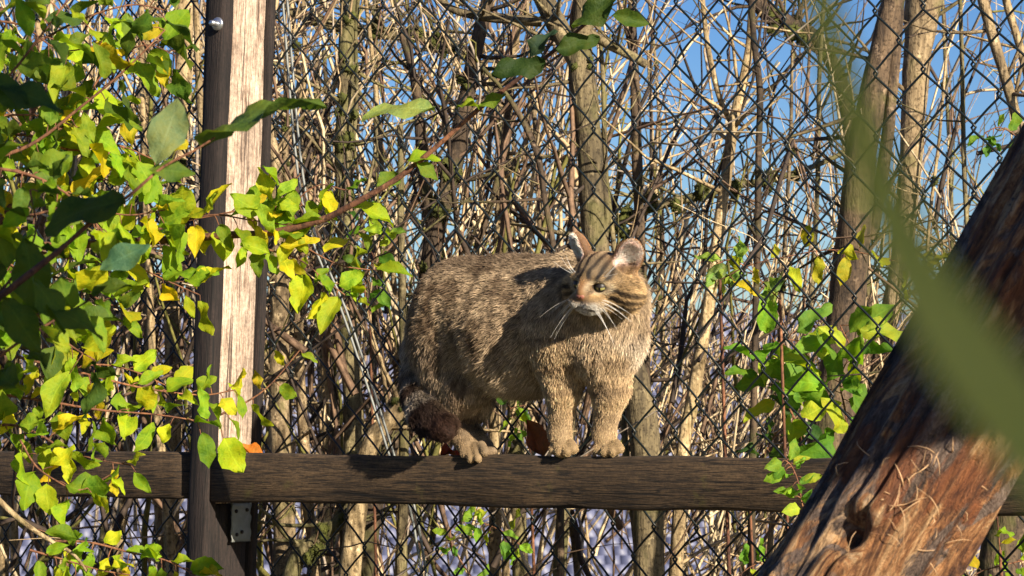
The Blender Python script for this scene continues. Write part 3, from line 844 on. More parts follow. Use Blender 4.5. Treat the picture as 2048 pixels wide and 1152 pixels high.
def leaf_mat(name, hueshift=0.0, spots=0.5, trans=0.45):
    m = NT(name)
    oi = m.n("ShaderNodeObjectInfo")
    uvn = m.n("ShaderNodeUVMap"); sep = m.n("ShaderNodeSeparateXYZ"); m.l(uvn.outputs[0], sep.inputs[0])
    def math_(op, a, b=None):
        x = m.n("ShaderNodeMath", operation=op)
        for k, val in enumerate((a, b)):
            if val is None: continue
            if isinstance(val, (int, float)): x.inputs[k].default_value = val
            else: m.l(val, x.inputs[k])
        return x.outputs[0]
    cx = math_('ABSOLUTE', math_('SUBTRACT', sep.outputs[0], 0.5))
    mid = math_('LESS_THAN', cx, 0.028)
    ph = math_('SUBTRACT', math_('MULTIPLY', sep.outputs[1], 9.0), math_('MULTIPLY', cx, 6.0))
    fr = math_('FRACT', ph)
    vein = math_('LESS_THAN', math_('ABSOLUTE', math_('SUBTRACT', fr, 0.5)), 0.06)
    vn = math_('MAXIMUM', mid, math_('MULTIPLY', vein, 0.55))
    base = oi.outputs["Color"]
    ns = m.tex(m.coords((1, 1, 1)), 4.5, 4, 0.6)
    # offset the blotches per leaf
    mp = m.n("ShaderNodeTexCoord"); va = m.n("ShaderNodeVectorMath", operation='ADD')
    cmb = m.n("ShaderNodeCombineXYZ")
    for k in range(3): m.l(math_('MULTIPLY', oi.outputs["Random"], 37.0 + 11 * k), cmb.inputs[k])
    m.l(mp.outputs["Object"], va.inputs[0]); m.l(cmb.outputs[0], va.inputs[1])
    ns = m.tex(va.outputs[0], 3.2, 5, 0.65)
    sp_ = m.tex(va.outputs[0], 9.0, 4, 0.7)
    yl = m.mix(m.ramp(ns, [(0.42, (0, 0, 0)), (0.66, (0.7, 0.7, 0.7))]), base, m.mix(1.0, base, (1.55, 1.12, 0.6, 1), 'MULTIPLY'))
    dk = m.mix(m.ramp(ns, [(0.28, (0.75, 0.75, 0.75)), (0.46, (0, 0, 0))]), yl, m.mix(1.0, base, (0.45, 0.62, 0.6, 1), 'MULTIPLY'))
    br = m.mix(m.ramp(sp_, [(0.70 - 0.05 * spots, (0, 0, 0)), (0.75, (spots, spots, spots))]), dk, (0.11, 0.05, 0.012))
    col = m.mix(math_('MULTIPLY', vn, 0.45), br, m.mix(1.0, base, (1.6, 1.45, 1.6, 1), 'MULTIPLY'))
    m.base(col); m.set(Roughness=0.6); m.b.inputs["Specular IOR Level"].default_value = 0.22
    m.bump(math_('SUBTRACT', ns, math_('MULTIPLY', vn, 0.5)), 0.25, 0.05)
    tr = m.n("ShaderNodeBsdfTranslucent")
    m.l(m.mix(1.0, col, (1.5, 1.5, 0.5, 1), 'MULTIPLY'), tr.inputs["Color"])
    ms = m.n("ShaderNodeMixShader"); ms.inputs[0].default_value = trans
    m.l(m.b.outputs[0], ms.inputs[1]); m.l(tr.outputs[0], ms.inputs[2]); m.l(ms.outputs[0], m.out.inputs["Surface"])
    return m.m
M['leaf'] = leaf_mat("shrub_leaf", 0, 0.85)
M['deadleaf'] = leaf_mat("dry_leaf_brown", 0, 0.9, 0.2)
LEAVES = [leaf_mesh("leaf", 100 + k, width=random.uniform(0.42, 0.74), fold=random.uniform(0.0, 0.55), curl=random.uniform(-0.3, 1.0), wave=random.uniform(0.04, 0.15), shape=random.uniform(0.72, 1.0)) for k in range(14)]
DEAD = [leaf_mesh("dry_leaf", 200 + k, width=0.6, fold=random.uniform(0.4, 0.9), curl=random.uniform(0.5, 1.2), wave=0.16) for k in range(3)]
for me in LEAVES: me.materials.append(M['leaf'])
for me in DEAD: me.materials.append(M['deadleaf'])
GREENS = [(0.20, 0.33, 0.014), (0.27, 0.39, 0.014), (0.12, 0.23, 0.016), (0.35, 0.42, 0.014), (0.07, 0.14, 0.02), (0.22, 0.35, 0.018), (0.46, 0.42, 0.015), (0.05, 0.10, 0.02), (0.16, 0.28, 0.015)]
def world_off(o):
    v = Vector((0, 0, 0))
    while o is not None:
        v += Vector(o.location); o = o.parent
    return v
def add_leaf(parent, pos, dir_, nrm_, size, col, mesh=None, name="leaf"):
    d = Vector(dir_).normalized(); n = Vector(nrm_); n = (n - d * n.dot(d))
    if n.length < 1e-4: n = d.orthogonal()
    n.normalize(); x = d.cross(n)
    R_ = Matrix((x, d, n)).transposed().to_4x4()
    o = bpy.data.objects.new(name, mesh or random.choice(LEAVES))
    COL.objects.link(o)
    if parent is not None: o.parent = parent
    off = world_off(parent) if parent is not None else Vector((0, 0, 0))
    o.matrix_basis = Matrix.Translation(Vector(pos) - off) @ R_ @ Matrix.Scale(size, 4)
    o.color = (*col, 1)
    return o
def jitter_col(c, a=0.25):
    k = random.uniform(1 - a, 1 + a)
    return (c[0] * k * random.uniform(0.85, 1.15), c[1] * k, c[2] * k * random.uniform(0.7, 1.3))
M['redtwig'] = bark_mat("reddish_twig_bark", (0.30, 0.13, 0.06), (0.10, 0.04, 0.025), 0.0, bump=0.3)
LEAF_GAIN = 1.38
def leafy_branch(shrub, pts, Y, wid, nleaf, size, cols=GREENS, Y2=None, face=(0.05, -0.42, 0.85), spread=0.62, droop=0.3, mat=None, leaves_from=0.05, leaf_to=1.0, skip_mesh=False):
    """pixel rows (px,py); a twig with alternate leaves, each a sub-part"""
    n = len(pts); rows = []
    for k, (x, y) in enumerate(pts):
        yy = Y if Y2 is None else Y + (Y2 - Y) * k / (n - 1)
        q = P(x, y, yy); u = k / (n - 1)
        rows.append([*q, wid * (1 - 0.7 * u) / F_PX * yy / 2])
    v, f, p, r = stem_tube(np.array(rows), max(10, 5 * n), 7, 0.15, int(pts[0][0] * 3 + pts[0][1]) % 997)
    br = mobj("branch", v, f, mat or M['redtwig'], shrub)
    tt = np.linspace(leaves_from, leaf_to, int(round(nleaf * LEAF_GAIN)))
    pet = []
    for k, u in enumerate(tt):
        x = min(u, 0.999) * (len(p) - 1); i = int(x); pos = p[i] + (p[min(i + 1, len(p) - 1)] - p[i]) * (x - i)
        t = p[min(i + 1, len(p) - 1)] - p[max(i - 1, 0)]; t /= np.linalg.norm(t)
        side = np.cross(t, np.array([0, -1, 0.25])); side /= np.linalg.norm(side)
        if k % 2: side = -side
        d = t * random.uniform(0.1, 0.8) + side * random.uniform(0.4, 1.1) + np.array([0, -0.3, -droop * random.uniform(0.2, 1.6)]) + np.random.default_rng(k + i).normal(size=3) * 0.3
        d /= np.linalg.norm(d)
        nr = np.array(face) + rng.normal(size=3) * spread
        L_ = size * random.uniform(0.58, 1.15)
        pl_ = L_ * random.uniform(0.12, 0.4)
        e = pos + d * pl_ + np.array([0, 0, -0.003])
        pet.append((np.stack([pos, (pos + e) / 2 + [0, 0, 0.002], e + d * L_ * 0.04]), np.array([0.0011, 0.0009, 0.0007])))
        add_leaf(br, e, d + rng.normal(size=3) * 0.15, nr, L_, jitter_col(random.choice(cols)))
    if pet:
        mobj("petioles", *tubes(np.array([a for a, _ in pet]), np.array([b for _, b in pet]), 4), M['redtwig'], br)["kind"] = "stuff"
    return br

shrub_base = np.array([-1.25, 4.3, 0.0])
shrub = empty("leafy_shrub", shrub_base)
tag(shrub, "leafy shrub with yellow-green leaves on reddish twigs in front of the wooden post", "shrub")
for k in range(5):
    top = P(-60 - 30 * k, [480, 200, 700, 330, 1000][k], [4.6, 4.3, 4.5, 4.2, 4.4][k])
    c = np.array([[*shrub_base, 0.018], [*(shrub_base * 0.6 + top * 0.4 + [0, 0, 0.1]), 0.014], [*top, 0.009], [*(top + [0.12, 0, 0.25]), 0.005]])
    v, f, _, _ = stem_tube(c, 24, 8, 0.2, 50 + k)
    mobj("stem", v, f, M['redtwig'], shrub)
BR = [z_ for z_ in GREENS if z_[0] > 0.12]
DK = [(0.06, 0.11, 0.014), (0.085, 0.15, 0.016), (0.12, 0.20, 0.016), (0.19, 0.28, 0.016)]  # greens for leaves in shade, the shade put into the colour
lb = leafy_branch
# the long reddish branch that runs past the post and up over the cat
lb(shrub, [(-60, 500), (100, 492), (300, 482), (460, 470), (540, 466), (640, 441), (700, 412), (790, 360), (870, 296), (960, 216), (1060, 140), (1140, 75), (1200, 20), (1265, -50)], 4.6, 19, 0, 0.07, BR, Y2=4.3)
lb(shrub, [(150, 490), (260, 470), (380, 440), (480, 420), (560, 395)], 4.55, 7, 12, 0.062, BR)
lb(shrub, [(250, 480), (330, 455), (420, 430), (500, 440), (590, 452)], 4.5, 6, 12, 0.064, BR)
lb(shrub, [(60, 500), (160, 520), (260, 530), (330, 560), (400, 590)], 4.5, 6, 11, 0.066, BR)
lb(shrub, [(470, 470), (540, 500), (600, 520), (650, 560), (690, 590)], 4.52, 5, 9, 0.06, BR)
lb(shrub, [(560, 460), (620, 500), (680, 530), (740, 540)], 4.55, 4, 6, 0.055, BR)
lb(shrub, [(540, 466), (550, 420), (560, 385), (600, 350)], 4.5, 4, 6, 0.058, BR)
lb(shrub, [(640, 441), (600, 400), (640, 370), (690, 380)], 4.55, 4, 4, 0.06, BR)
# upper left
lb(shrub, [(-60, 330), (60, 290), (160, 215), (250, 140), (330, 60)], 4.2, 9, 13, 0.07, DK)
lb(shrub, [(-60, 120), (60, 90), (160, 40), (260, 10), (330, 20)], 4.3, 7, 13, 0.072, DK + BR[:2])
lb(shrub, [(40, 300), (130, 250), (220, 130), (290, 90), (350, 110)], 4.4, 6, 12, 0.066, DK + BR)
lb(shrub, [(-50, 40), (40, 50), (120, 100), (200, 90)], 4.2, 6, 9, 0.07, DK + BR)
lb(shrub, [(-50, 190), (50, 200), (130, 180), (210, 200)], 4.4, 6, 9, 0.066, DK + BR)
# middle left
lb(shrub, [(-60, 280), (50, 270), (140, 300), (230, 290), (310, 320)], 4.45, 8, 14, 0.066, BR)
lb(shrub, [(-60, 380), (40, 350), (130, 370), (220, 360), (300, 390)], 4.5, 7, 15, 0.068, BR)
lb(shrub, [(-60, 430), (60, 430), (150, 410), (250, 430), (330, 420)], 4.4, 7, 13, 0.068, BR)
lb(shrub, [(-60, 240), (30, 230), (100, 235), (160, 260)], 4.35, 6, 9, 0.07, BR)
lb(shrub, [(-60, 560), (40, 545), (130, 560), (200, 600), (250, 620)], 4.3, 8, 13, 0.07, DK + BR)
lb(shrub, [(-60, 620), (20, 610), (90, 640), (140, 690), (190, 720)], 4.25, 8, 12, 0.075, DK + BR[:2])
lb(shrub, [(-60, 500), (10, 520), (70, 580), (110, 620)], 4.25, 6, 9, 0.075, DK + BR)
# lower left
low = empty("leafy_shrub", np.array([-1.05, 4.45, 0.0]))
tag(low, "low leafy shrub hanging in front of the rail beside the post's dark face", "shrub")
for k in range(4):
    top = P(-60 - 10 * k, [690, 780, 860, 975][k], [4.5, 4.45, 4.4, 4.3][k]); b0 = np.array([-1.05, 4.45, 0.0])
    c = np.array([[*b0, 0.014], [*(b0 * 0.5 + top * 0.5 + [-0.05, 0, 0.05]), 0.011], [*top, 0.006]])
    v, f, _, _ = stem_tube(c, 20, 8, 0.2, 90 + k)
    mobj("stem", v, f, M['redtwig'], low)
lb(low, [(-60, 690), (60, 720), (160, 745), (280, 775), (400, 790), (470, 780)], 4.5, 7, 15, 0.056, BR)
lb(low, [(-60, 780), (80, 800), (200, 820), (320, 830), (440, 850)], 4.45, 7, 15, 0.058, BR)
lb(low, [(-60, 860), (20, 850), (80, 870), (130, 900), (200, 920), (260, 930)], 4.4, 7, 12, 0.062, BR)
lb(low, [(60, 760), (180, 730), (260, 740), (330, 770)], 4.55, 5, 9, 0.052, BR)
lb(low, [(40, 880), (70, 930), (110, 960), (160, 980), (220, 950)], 4.35, 5, 8, 0.06, BR)
lb(low, [(440, 830), (500, 800), (545, 765), (600, 700)], 4.7, 5, 5, 0.045, BR)
lb(low, [(-30, 975), (40, 1040), (95, 1078), (150, 1112), (190, 1170)], 4.3, 14, 3, 0.05, BR, mat=M['bark_pale'])
lb(low, [(100, 1082), (180, 1085), (260, 1105), (330, 1120), (390, 1150)], 4.35, 6, 13, 0.05, BR)
lb(low, [(60, 1100), (130, 1120), (200, 1140), (260, 1150)], 4.3, 5, 8, 0.052, BR)
# single leaves on the long branch, laid out as in the photograph
def put_leaf(parent, base, tip, Y, width_face, col, Ytip=None, mesh=None):
    a = P(*base, Y); b = P(*tip, Ytip or Y)
    return add_leaf(parent, a, b - a, width_face, float(np.linalg.norm(b - a)), col, mesh)
long_br = [c for c in shrub.children if c.name.startswith("branch")][0]
FL = (0.05, -0.9, 0.35)
for (b_, t_, Y_, fc, cl) in [((1090, 120), (985, 155), 4.3, (-0.5, -0.85, 0.1), (0.03, 0.06, 0.012)), ((1060, 120), (1100, 50), 4.32, (-0.5, -0.8, 0.2), (0.03, 0.06, 0.03)), ((1110, 95), (1200, 70), 4.3, (-0.5, -0.8, 0.1), (0.04, 0.075, 0.012)), ((1150, 60), (1240, -20), 4.28, (-0.5, -0.8, 0.1), (0.045, 0.08, 0.012)),  # very dark greens paint these leaves as shaded
                             ((1225, 35), (1300, 40), 4.3, (-0.5, -0.8, 0.1), DK[0]), ((870, 218), (735, 183), 4.4, (0.2, -0.5, 0.8), (0.26, 0.36, 0.10)), ((960, 215), (1010, 185), 4.35, FL, DK[2]), ((830, 325), (880, 350), 4.42, FL, DK[2]), ((800, 350), (755, 375), 4.45, FL, DK[2]),
                             ((815, 320), (875, 300), 4.42, (0.2, -0.5, 0.8), BR[0]), ((700, 415), (790, 432), 4.5, (0.3, -0.6, 0.7), BR[1]), ((960, 215), (915, 205), 4.35, (0.1, -0.4, 0.9), DK[3]),
                             ((560, 490), (640, 480), 4.5, (0.1, -0.8, 0.6), BR[4] if len(BR) > 4 else BR[0]), ((590, 470), (560, 530), 4.5, FL, BR[2]), ((515, 490), (520, 555), 4.48, FL, DK[2]), ((480, 490), (540, 505), 4.46, FL, BR[1]),
                             ((525, 405), (545, 465), 4.46, FL, BR[3]), ((560, 405), (600, 420), 4.46, FL, BR[1])]:
    put_leaf(long_br, b_, t_, Y_, fc, cl)

# a nearer twig with large dark leaves
near_base = np.array([-0.75, 2.9, 0.0])
near = empty("leafy_shrub", near_base)
tag(near, "nearer soft-focus twig with large dark green leaves and one pale-veined leaf", "shrub")
c = np.array([[*near_base, 0.012], [*P(-400, 900, 3.0), 0.009], [*P(-60, 640, 3.05), 0.005], [*P(120, 500, 3.08), 0.0035]])
v, f, _, _ = stem_tube(c, 24, 8, 0.15, 77); mobj("stem", v, f, M['redtwig'], near)
nb = lb(near, [(120, 500), (200, 430), (260, 390), (325, 335), (390, 300), (430, 275)], 3.1, 10, 0, 0.06, DK)
for (b_, t_, Y_, fc, cl) in [((322, 330), (345, 190), 3.1, (0.1, -0.95, 0.1), (0.16, 0.22, 0.09)), ((400, 292), (595, 140), 3.1, (-0.55, -0.20, 0.8), (0.10, 0.17, 0.03)), ((250, 395), (75, 430), 3.1, (0.1, -0.6, 0.6), (0.05, 0.09, 0.015)),
                             ((60, 205), (-40, 150), 3.0, FL, (0.05, 0.10, 0.02)), ((-10, 180), (125, 185), 3.0, (0, -0.6, 0.6), (0.04, 0.09, 0.02)), ((205, 545), (285, 475), 3.2, (0.2, -0.8, 0.5), (0.06, 0.14, 0.07)), ((300, 345), (385, 330), 3.1, FL, DK[1]),
                             ((40, 480), (90, 620), 3.1, FL, DK[0]), ((60, 560), (150, 640), 3.05, (0.2, -0.6, 0.7), DK[1]), ((0, 600), (90, 690), 3.05, FL, DK[0]), ((90, 620), (210, 640), 3.05, (0.1, -0.5, 0.8), DK[1])]:
    put_leaf(nb, b_, t_, Y_, fc, cl, mesh=LEAVES[4])

for (pp_, Y_, n_) in (([(-60, 240), (20, 150), (90, 60), (150, -20)], 3.3, 9), ([(-60, 640), (20, 560), (70, 470), (60, 380)], 3.2, 8), ([(-60, 330), (60, 350), (150, 400), (210, 470)], 3.4, 9), ([(-60, 760), (30, 690), (110, 640), (180, 600)], 3.3, 9)):
    lb(near, pp_, Y_, 8, n_ + 3, 0.05, DK + BR[:2])
# leafy sprigs behind the fence and by the log
def sprig(label, pts, Y, nleaf, size, cols, wid=5, group=None, face=(-0.05, -0.75, 0.6), mat=None, ground=True):
    q = P(*pts[0], Y)
    base = np.array([q[0], q[1], float(ground_z(q[1]))])
    s_ = empty("leafy_sprig", base); tag(s_, label, "plant", group)
    c = np.array([[*base, 0.005], [*((base + q) / 2 + [0.02, 0, 0]), 0.004], [*q, 0.003]])
    v, f, _, _ = stem_tube(c, 10, 6, 0.1, 3); mobj("stem", v, f, mat or M['redtwig'], s_)
    leafy_branch(s_, pts, Y, wid, nleaf, size, cols, face=face, mat=mat)
    return s_
MID = [(0.13, 0.29, 0.03), (0.18, 0.36, 0.03), (0.10, 0.23, 0.03), (0.28, 0.40, 0.03)]
sprig("bramble with broad green leaves growing behind the fence at the dark trunk's foot", [(1700, 900), (1690, 820), (1680, 760), (1700, 700), (1680, 650)], 5.35, 15, 0.098, MID)
sprig("bramble with shaded green leaves between the pale Y-forked stem and the dark trunk", [(1600, 860), (1560, 780), (1520, 720), (1570, 680), (1610, 690)], 5.5, 15, 0.085, MID)
sprig("dark green low leaves behind the rail beneath the brambles", [(1500, 1000), (1520, 930), (1550, 870), (1580, 840)], 5.6, 10, 0.07, [(0.04, 0.10, 0.02), (0.06, 0.14, 0.02)])
sprig("thin reddish twig with curled yellow leaves crossing the dark trunk", [(1440, 560), (1500, 530), (1580, 512), (1650, 500), (1720, 505), (1800, 525), (1850, 540)], 5.05, 11, 0.05, [(0.42, 0.42, 0.02), (0.34, 0.40, 0.02), (0.30, 0.33, 0.03)], 3)
sprig("pale green leaves on a thin twig at the slender Y-forked stem", [(1560, 600), (1500, 540), (1460, 520), (1430, 530)], 5.2, 9, 0.055, [(0.20, 0.34, 0.10), (0.26, 0.40, 0.06)], 3)
sprig("ivy-like green leaves between the mossy stem and the cat's rump", [(740, 640), (730, 570), (750, 510), (770, 460), (720, 440)], 5.95, 15, 0.05, MID, 4)
sprig("small leaf sprig rising above the leaning log's bark", [(2060, 330), (2040, 280), (2000, 255), (1970, 265)], 5.4, 7, 0.042, MID, 3)
sprig("young sapling with small oval leaflets in front of the rail by the log", [(1625, 1060), (1605, 1010), (1598, 970), (1585, 935), (1570, 920)], 4.52, 13, 0.036, MID, 3)
sprig("low green leaves under the rail in front of the dry stalks", [(1450, 1200), (1480, 1150), (1520, 1125), (1560, 1120)], 5.2, 10, 0.05, MID, 3)
sprig("small green leaves on a runner beneath the rail's middle", [(960, 1180), (900, 1080), (930, 1040), (1000, 1060), (1040, 1090)], 5.5, 14, 0.042, MID, 3)
sprig("green leaves seen between the cat's hind and front legs", [(1060, 900), (1040, 850), (1020, 820), (1050, 810)], 5.6, 8, 0.04, MID, 3)
sprig("green shoot beside the log's lower edge in the sun", [(2000, 1100), (1995, 1030), (2000, 980), (2030, 960)], 4.7, 9, 0.038, BR, 3)
sprig("yellow-green leaves at the foot of the log's shaded trunk", [(1930, 1200), (1950, 1150), (2010, 1130), (2050, 1120)], 4.8, 10, 0.042, BR, 3)

# dry leaves caught on the rail
def dry(label, px, py, off, size, col, dirv, nrm_):
    o = add_leaf(None, P(px, py, Yf(px, off)), dirv, nrm_, size, col, random.choice(DEAD), "dry_leaf")
    tag(o, label, "leaf")
dry("orange dry leaf lying on the rail against the post", 480, 906, 0.05, 0.055, (0.42, 0.15, 0.02), (1, -0.3, 0.1), (0, -0.5, 1))
dry("large russet dry leaf standing on the rail behind the cat's front leg", 1088, 912, 0.055, 0.075, (0.20, 0.07, 0.03), (-0.35, 0, 1), (0.2, -1, 0.1))
dry("small red-brown dry leaf on the rail behind the cat's hind foot", 880, 908, 0.045, 0.05, (0.22, 0.04, 0.02), (1, 0.2, 0.12), (0, -0.5, 1))

# ------------------------------------------------------------------ out-of-focus grass blade close to the lens
def blade():
    def Q(px, py, Y): return P(px, py, Y)
    rows = [(Q(1530, -560, 0.33), 0.0004), (Q(1608, -150, 0.315), 0.0016), (Q(1664, 80, 0.305), 0.0019), (Q(1728, 285, 0.295), 0.0022), (Q(1812, 505, 0.285), 0.0031), (Q(1922, 700, 0.278), 0.0044), (Q(2060, 885, 0.272), 0.0047), (Q(2240, 1115, 0.266), 0.0046), (Q(2520, 1600, 0.262), 0.0045), (np.array([0.115, 0.28, 1.2]), 0.0045), (np.array([0.16, 0.31, 0.6]), 0.004), (np.array([0.19, 0.33, -0.02]), 0.0035)]
    c = np.array([[*a, b] for a, b in rows])
    s = spline(c, 60)
    t = np.gradient(s[:, :3], axis=0); t /= np.linalg.norm(t, axis=1, keepdims=True)
    vdir = np.array([0.1, -0.85, 0.5])
    sd_ = np.cross(t, vdir); sd_ /= np.linalg.norm(sd_, axis=1, keepdims=True)
    nr = np.cross(sd_, t)
    V = []
    for i in range(60):
        for k, off in ((-1, 0.25), (-0.5, 0.06), (0, 0.0), (0.5, 0.06), (1, 0.25)):
            V.append(s[i, :3] + sd_[i] * k * s[i, 3] + nr[i] * off * s[i, 3])
    V = np.array(V)
    F = np.array([[r * 5 + k, r * 5 + k + 1, (r + 1) * 5 + k + 1, (r + 1) * 5 + k] for r in range(59) for k in range(4)])
    V2 = V - np.repeat(nr, 5, 0) * 0.0004
    Vall, Fall = join([(V, F), (V2, F[:, ::-1])])
    m = NT("grass_blade_green")
    g = m.n("ShaderNodeNewGeometry")
    a = m.tex(g.outputs["Position"], 30, 3)
    col = m.ramp(a, [(0.3, (0.55, 0.52, 0.06)), (0.7, (0.64, 0.60, 0.10))])
    m.base(col); m.set(Roughness=0.5)
    tr = m.n("ShaderNodeBsdfTranslucent"); m.l(col, tr.inputs[0])
    ms = m.n("ShaderNodeMixShader"); ms.inputs[0].default_value = 0.3
    m.l(m.b.outputs[0], ms.inputs[1]); m.l(tr.outputs[0], ms.inputs[2]); m.l(ms.outputs[0], m.out.inputs[0])
    o = mobj("grass_blade", Vall, Fall, m.m, loc=tuple(rows[-1][0]))
    tag(o, "long out-of-focus green grass blade hanging close in front of the log", "grass blade")
blade()

# unseen tree added behind the camera to keep the near grass blade in shade
def added_blade_tree():
    tgt = P(1800, 560, 0.29) + SUN * 2.4
    base = np.array([tgt[0], tgt[1], 0.0])
    t = empty("added_shade_tree", base); tag(t, "unseen trunk added behind the viewpoint to shade the grass blade", "tree")
    ctrl = np.array([[*(base - [0, 0, 0.05]), 0.30], [*(base + [0, 0, 1.0]), 0.22], [base[0], base[1], 2.6, 0.19], [base[0] - 0.1, base[1] - 0.1, 5.0, 0.14]])
    v, f, _, _ = stem_tube(ctrl, 30, 14, 0.2, 8)
    mobj("trunk", v, f, M['bark_dark'], t)
added_blade_tree()

# ------------------------------------------------------------------ the cat
def rd(px, py, d):
    """point at the pixel, d behind the rail's front edge in depth"""
    return P(px, py, Yf(px) + d)
def unit(v): return np.asarray(v, float) / np.linalg.norm(v)
HC = P(1203, 566, 4.80)                                   # centre of the skull
_y, _p, _r = math.radians(36), math.radians(12), math.radians(8)
HF = np.array([-math.sin(_y) * math.cos(_p), -math.cos(_y) * math.cos(_p), -math.sin(_p)])   # where the nose points
_l0 = np.array([math.cos(_y), -math.sin(_y), 0.0])
_u0 = np.cross(HF, _l0); _u0 = _u0 if _u0[2] > 0 else -_u0
HL = unit(_l0 * math.cos(_r) - _u0 * math.sin(_r))        # the cat's own left (towards the viewer's right)
HU = unit(_u0 * math.cos(_r) + _l0 * math.sin(_r))
def hd(l, u, f): return HC + HL * l + HU * u + HF * f

# primitives: (kind, data, smooth k, fur flow dir, fur length, region id)
PR = []
def cone(a, b, r0, r1, k=0.03, flow=None, fur=0.02, reg=0):
    PR.append(dict(t='c', a=np.array(a), b=np.array(b), r0=r0, r1=r1, k=k, flow=unit(flow if flow is not None else np.array(b) - np.array(a)), fur=fur, reg=reg))
def ell(c, axes, rad, k=0.02, flow=(0, 0, -1), fur=0.01, reg=0, sub=False):
    PR.append(dict(t='e', a=np.array(c), ax=np.array(axes), rad=np.array(rad), k=k, flow=unit(flow), fur=fur, reg=reg, sub=sub))
BACKW = unit(np.array([-AX[0], -AX[1], -0.55]))          # towards the tail and down
DOWN = np.array([-0.15, -0.1, -1.0])
# torso                                                     region 0
cone(rd(928, 628, 0.045), rd(1040, 658, 0.04), 0.095, 0.108, 0.05, BACKW, 0.012)
cone(rd(1040, 658, 0.04), rd(1155, 636, 0.02), 0.108, 0.086, 0.05, BACKW, 0.012)
cone(rd(935, 600, 0.05), rd(1128, 590, 0.03), 0.070, 0.068, 0.05, BACKW, 0.012)
cone(rd(905, 670, 0.04), rd(900, 745, 0.03), 0.062, 0.048, 0.05, DOWN, 0.016)
# chest and neck                                            region 1
cone(rd(1160, 635, 0.01), rd(1208, 678, 0.0), 0.084, 0.060, 0.05, (-0.25, -0.1, -1), 0.017, 1)
cone(rd(1160, 610, 0.015), rd(1218, 598, -0.035), 0.078, 0.054, 0.04, (-0.2, -0.1, -1), 0.018, 1)
cone(rd(1232, 600, 0.005), rd(1234, 668, 0.0), 0.050, 0.045, 0.04, (-0.1, -0.1, -1), 0.016, 1)
# front legs                                                region 2
FD = (0.05, -0.12, -1)
cone(rd(1120, 680, -0.04), rd(1126, 765, -0.012), 0.058, 0.034, 0.035, FD, 0.010, 2)
cone(rd(1126, 765, -0.012), rd(1120, 866, 0.014), 0.031, 0.0195, 0.02, FD, 0.006, 2)
cone(rd(1120, 866, 0.014), rd(1126, 896, 0.012), 0.0205, 0.0185, 0.01, FD, 0.005, 2)
cone(rd(1208, 700, -0.015), rd(1222, 775, 0.018), 0.050, 0.031, 0.035, FD, 0.010, 2)
cone(rd(1222, 775, 0.018), rd(1208, 866, 0.038), 0.030, 0.0195, 0.02, FD, 0.006, 2)
cone(rd(1208, 866, 0.038), rd(1214, 895, 0.030), 0.0205, 0.0185, 0.01, FD, 0.005, 2)
for (bx, xs) in ((1127, (-20, -7, 8, 20)), (1217, (-20, -6, 9, 22))):
    for i, dx in enumerate(xs):
        yy = (901, 905, 904, 899)[i]
        cone(rd(bx + dx * 0.7, yy - 12, 0.008 + (bx > 1200) * 0.014), rd(bx + dx, yy - 1, (0.0, -0.008, -0.008, -0.001)[i] + (bx > 1200) * 0.012), 0.0085, 0.0090, 0.002, FD, 0.0034, 3)
# hind legs
cone(rd(898, 700, 0.025), rd(928, 772, 0.01), 0.066, 0.042, 0.04, DOWN, 0.014, 4)
cone(rd(928, 772, 0.012), rd(900, 838, 0.04), 0.040, 0.0235, 0.02, DOWN, 0.010, 4)
cone(rd(900, 838, 0.04), rd(936, 893, 0.018), 0.0225, 0.0185, 0.012, (0.3, -0.2, -1), 0.006, 4)
for i, (x0, y0, x1, y1, d1) in enumerate(((928, 893, 929, 908, -0.004), (937, 893, 942, 918, -0.010), (951, 892, 956, 917, -0.010), (962, 890, 970, 904, -0.003))):
    cone(rd(x0, y0, 0.012), rd(x1, y1, d1), 0.0088, 0.0080, 0.003, (0.2, -0.3, -1), 0.0028, 4 if i in (0, 3) else 3)
cone(rd(935, 730, 0.075), rd(945, 800, 0.075), 0.055, 0.036, 0.03, DOWN, 0.012, 4)
cone(rd(945, 800, 0.075), rd(925, 848, 0.082), 0.033, 0.022, 0.02, DOWN, 0.010, 4)
cone(rd(925, 848, 0.080), rd(968, 895, 0.048), 0.022, 0.019, 0.012, (0.3, -0.2, -1), 0.006, 4)
for i, (x1, y1) in enumerate(((968, 906), (978, 907), (987, 904))):
    cone(rd(966 + 4 * i, 893, 0.045), rd(x1, y1 - 2, 0.026 + 0.005 * i), 0.0095, 0.0088, 0.004, (0.3, -0.3, -1), 0.003, 4)
# tail
TAILP = [rd(862, 640, 0.055), rd(842, 705, 0.05), rd(838, 760, 0.025), rd(843, 800, -0.005), rd(858, 832, -0.03), rd(884, 852, -0.045)]
TAILR = [0.036, 0.031, 0.027, 0.029, 0.030, 0.025]
for i in range(5):
    cone(TAILP[i], TAILP[i + 1], TAILR[i], TAILR[i + 1], 0.02 if i else 0.03, None, 0.015, 5)
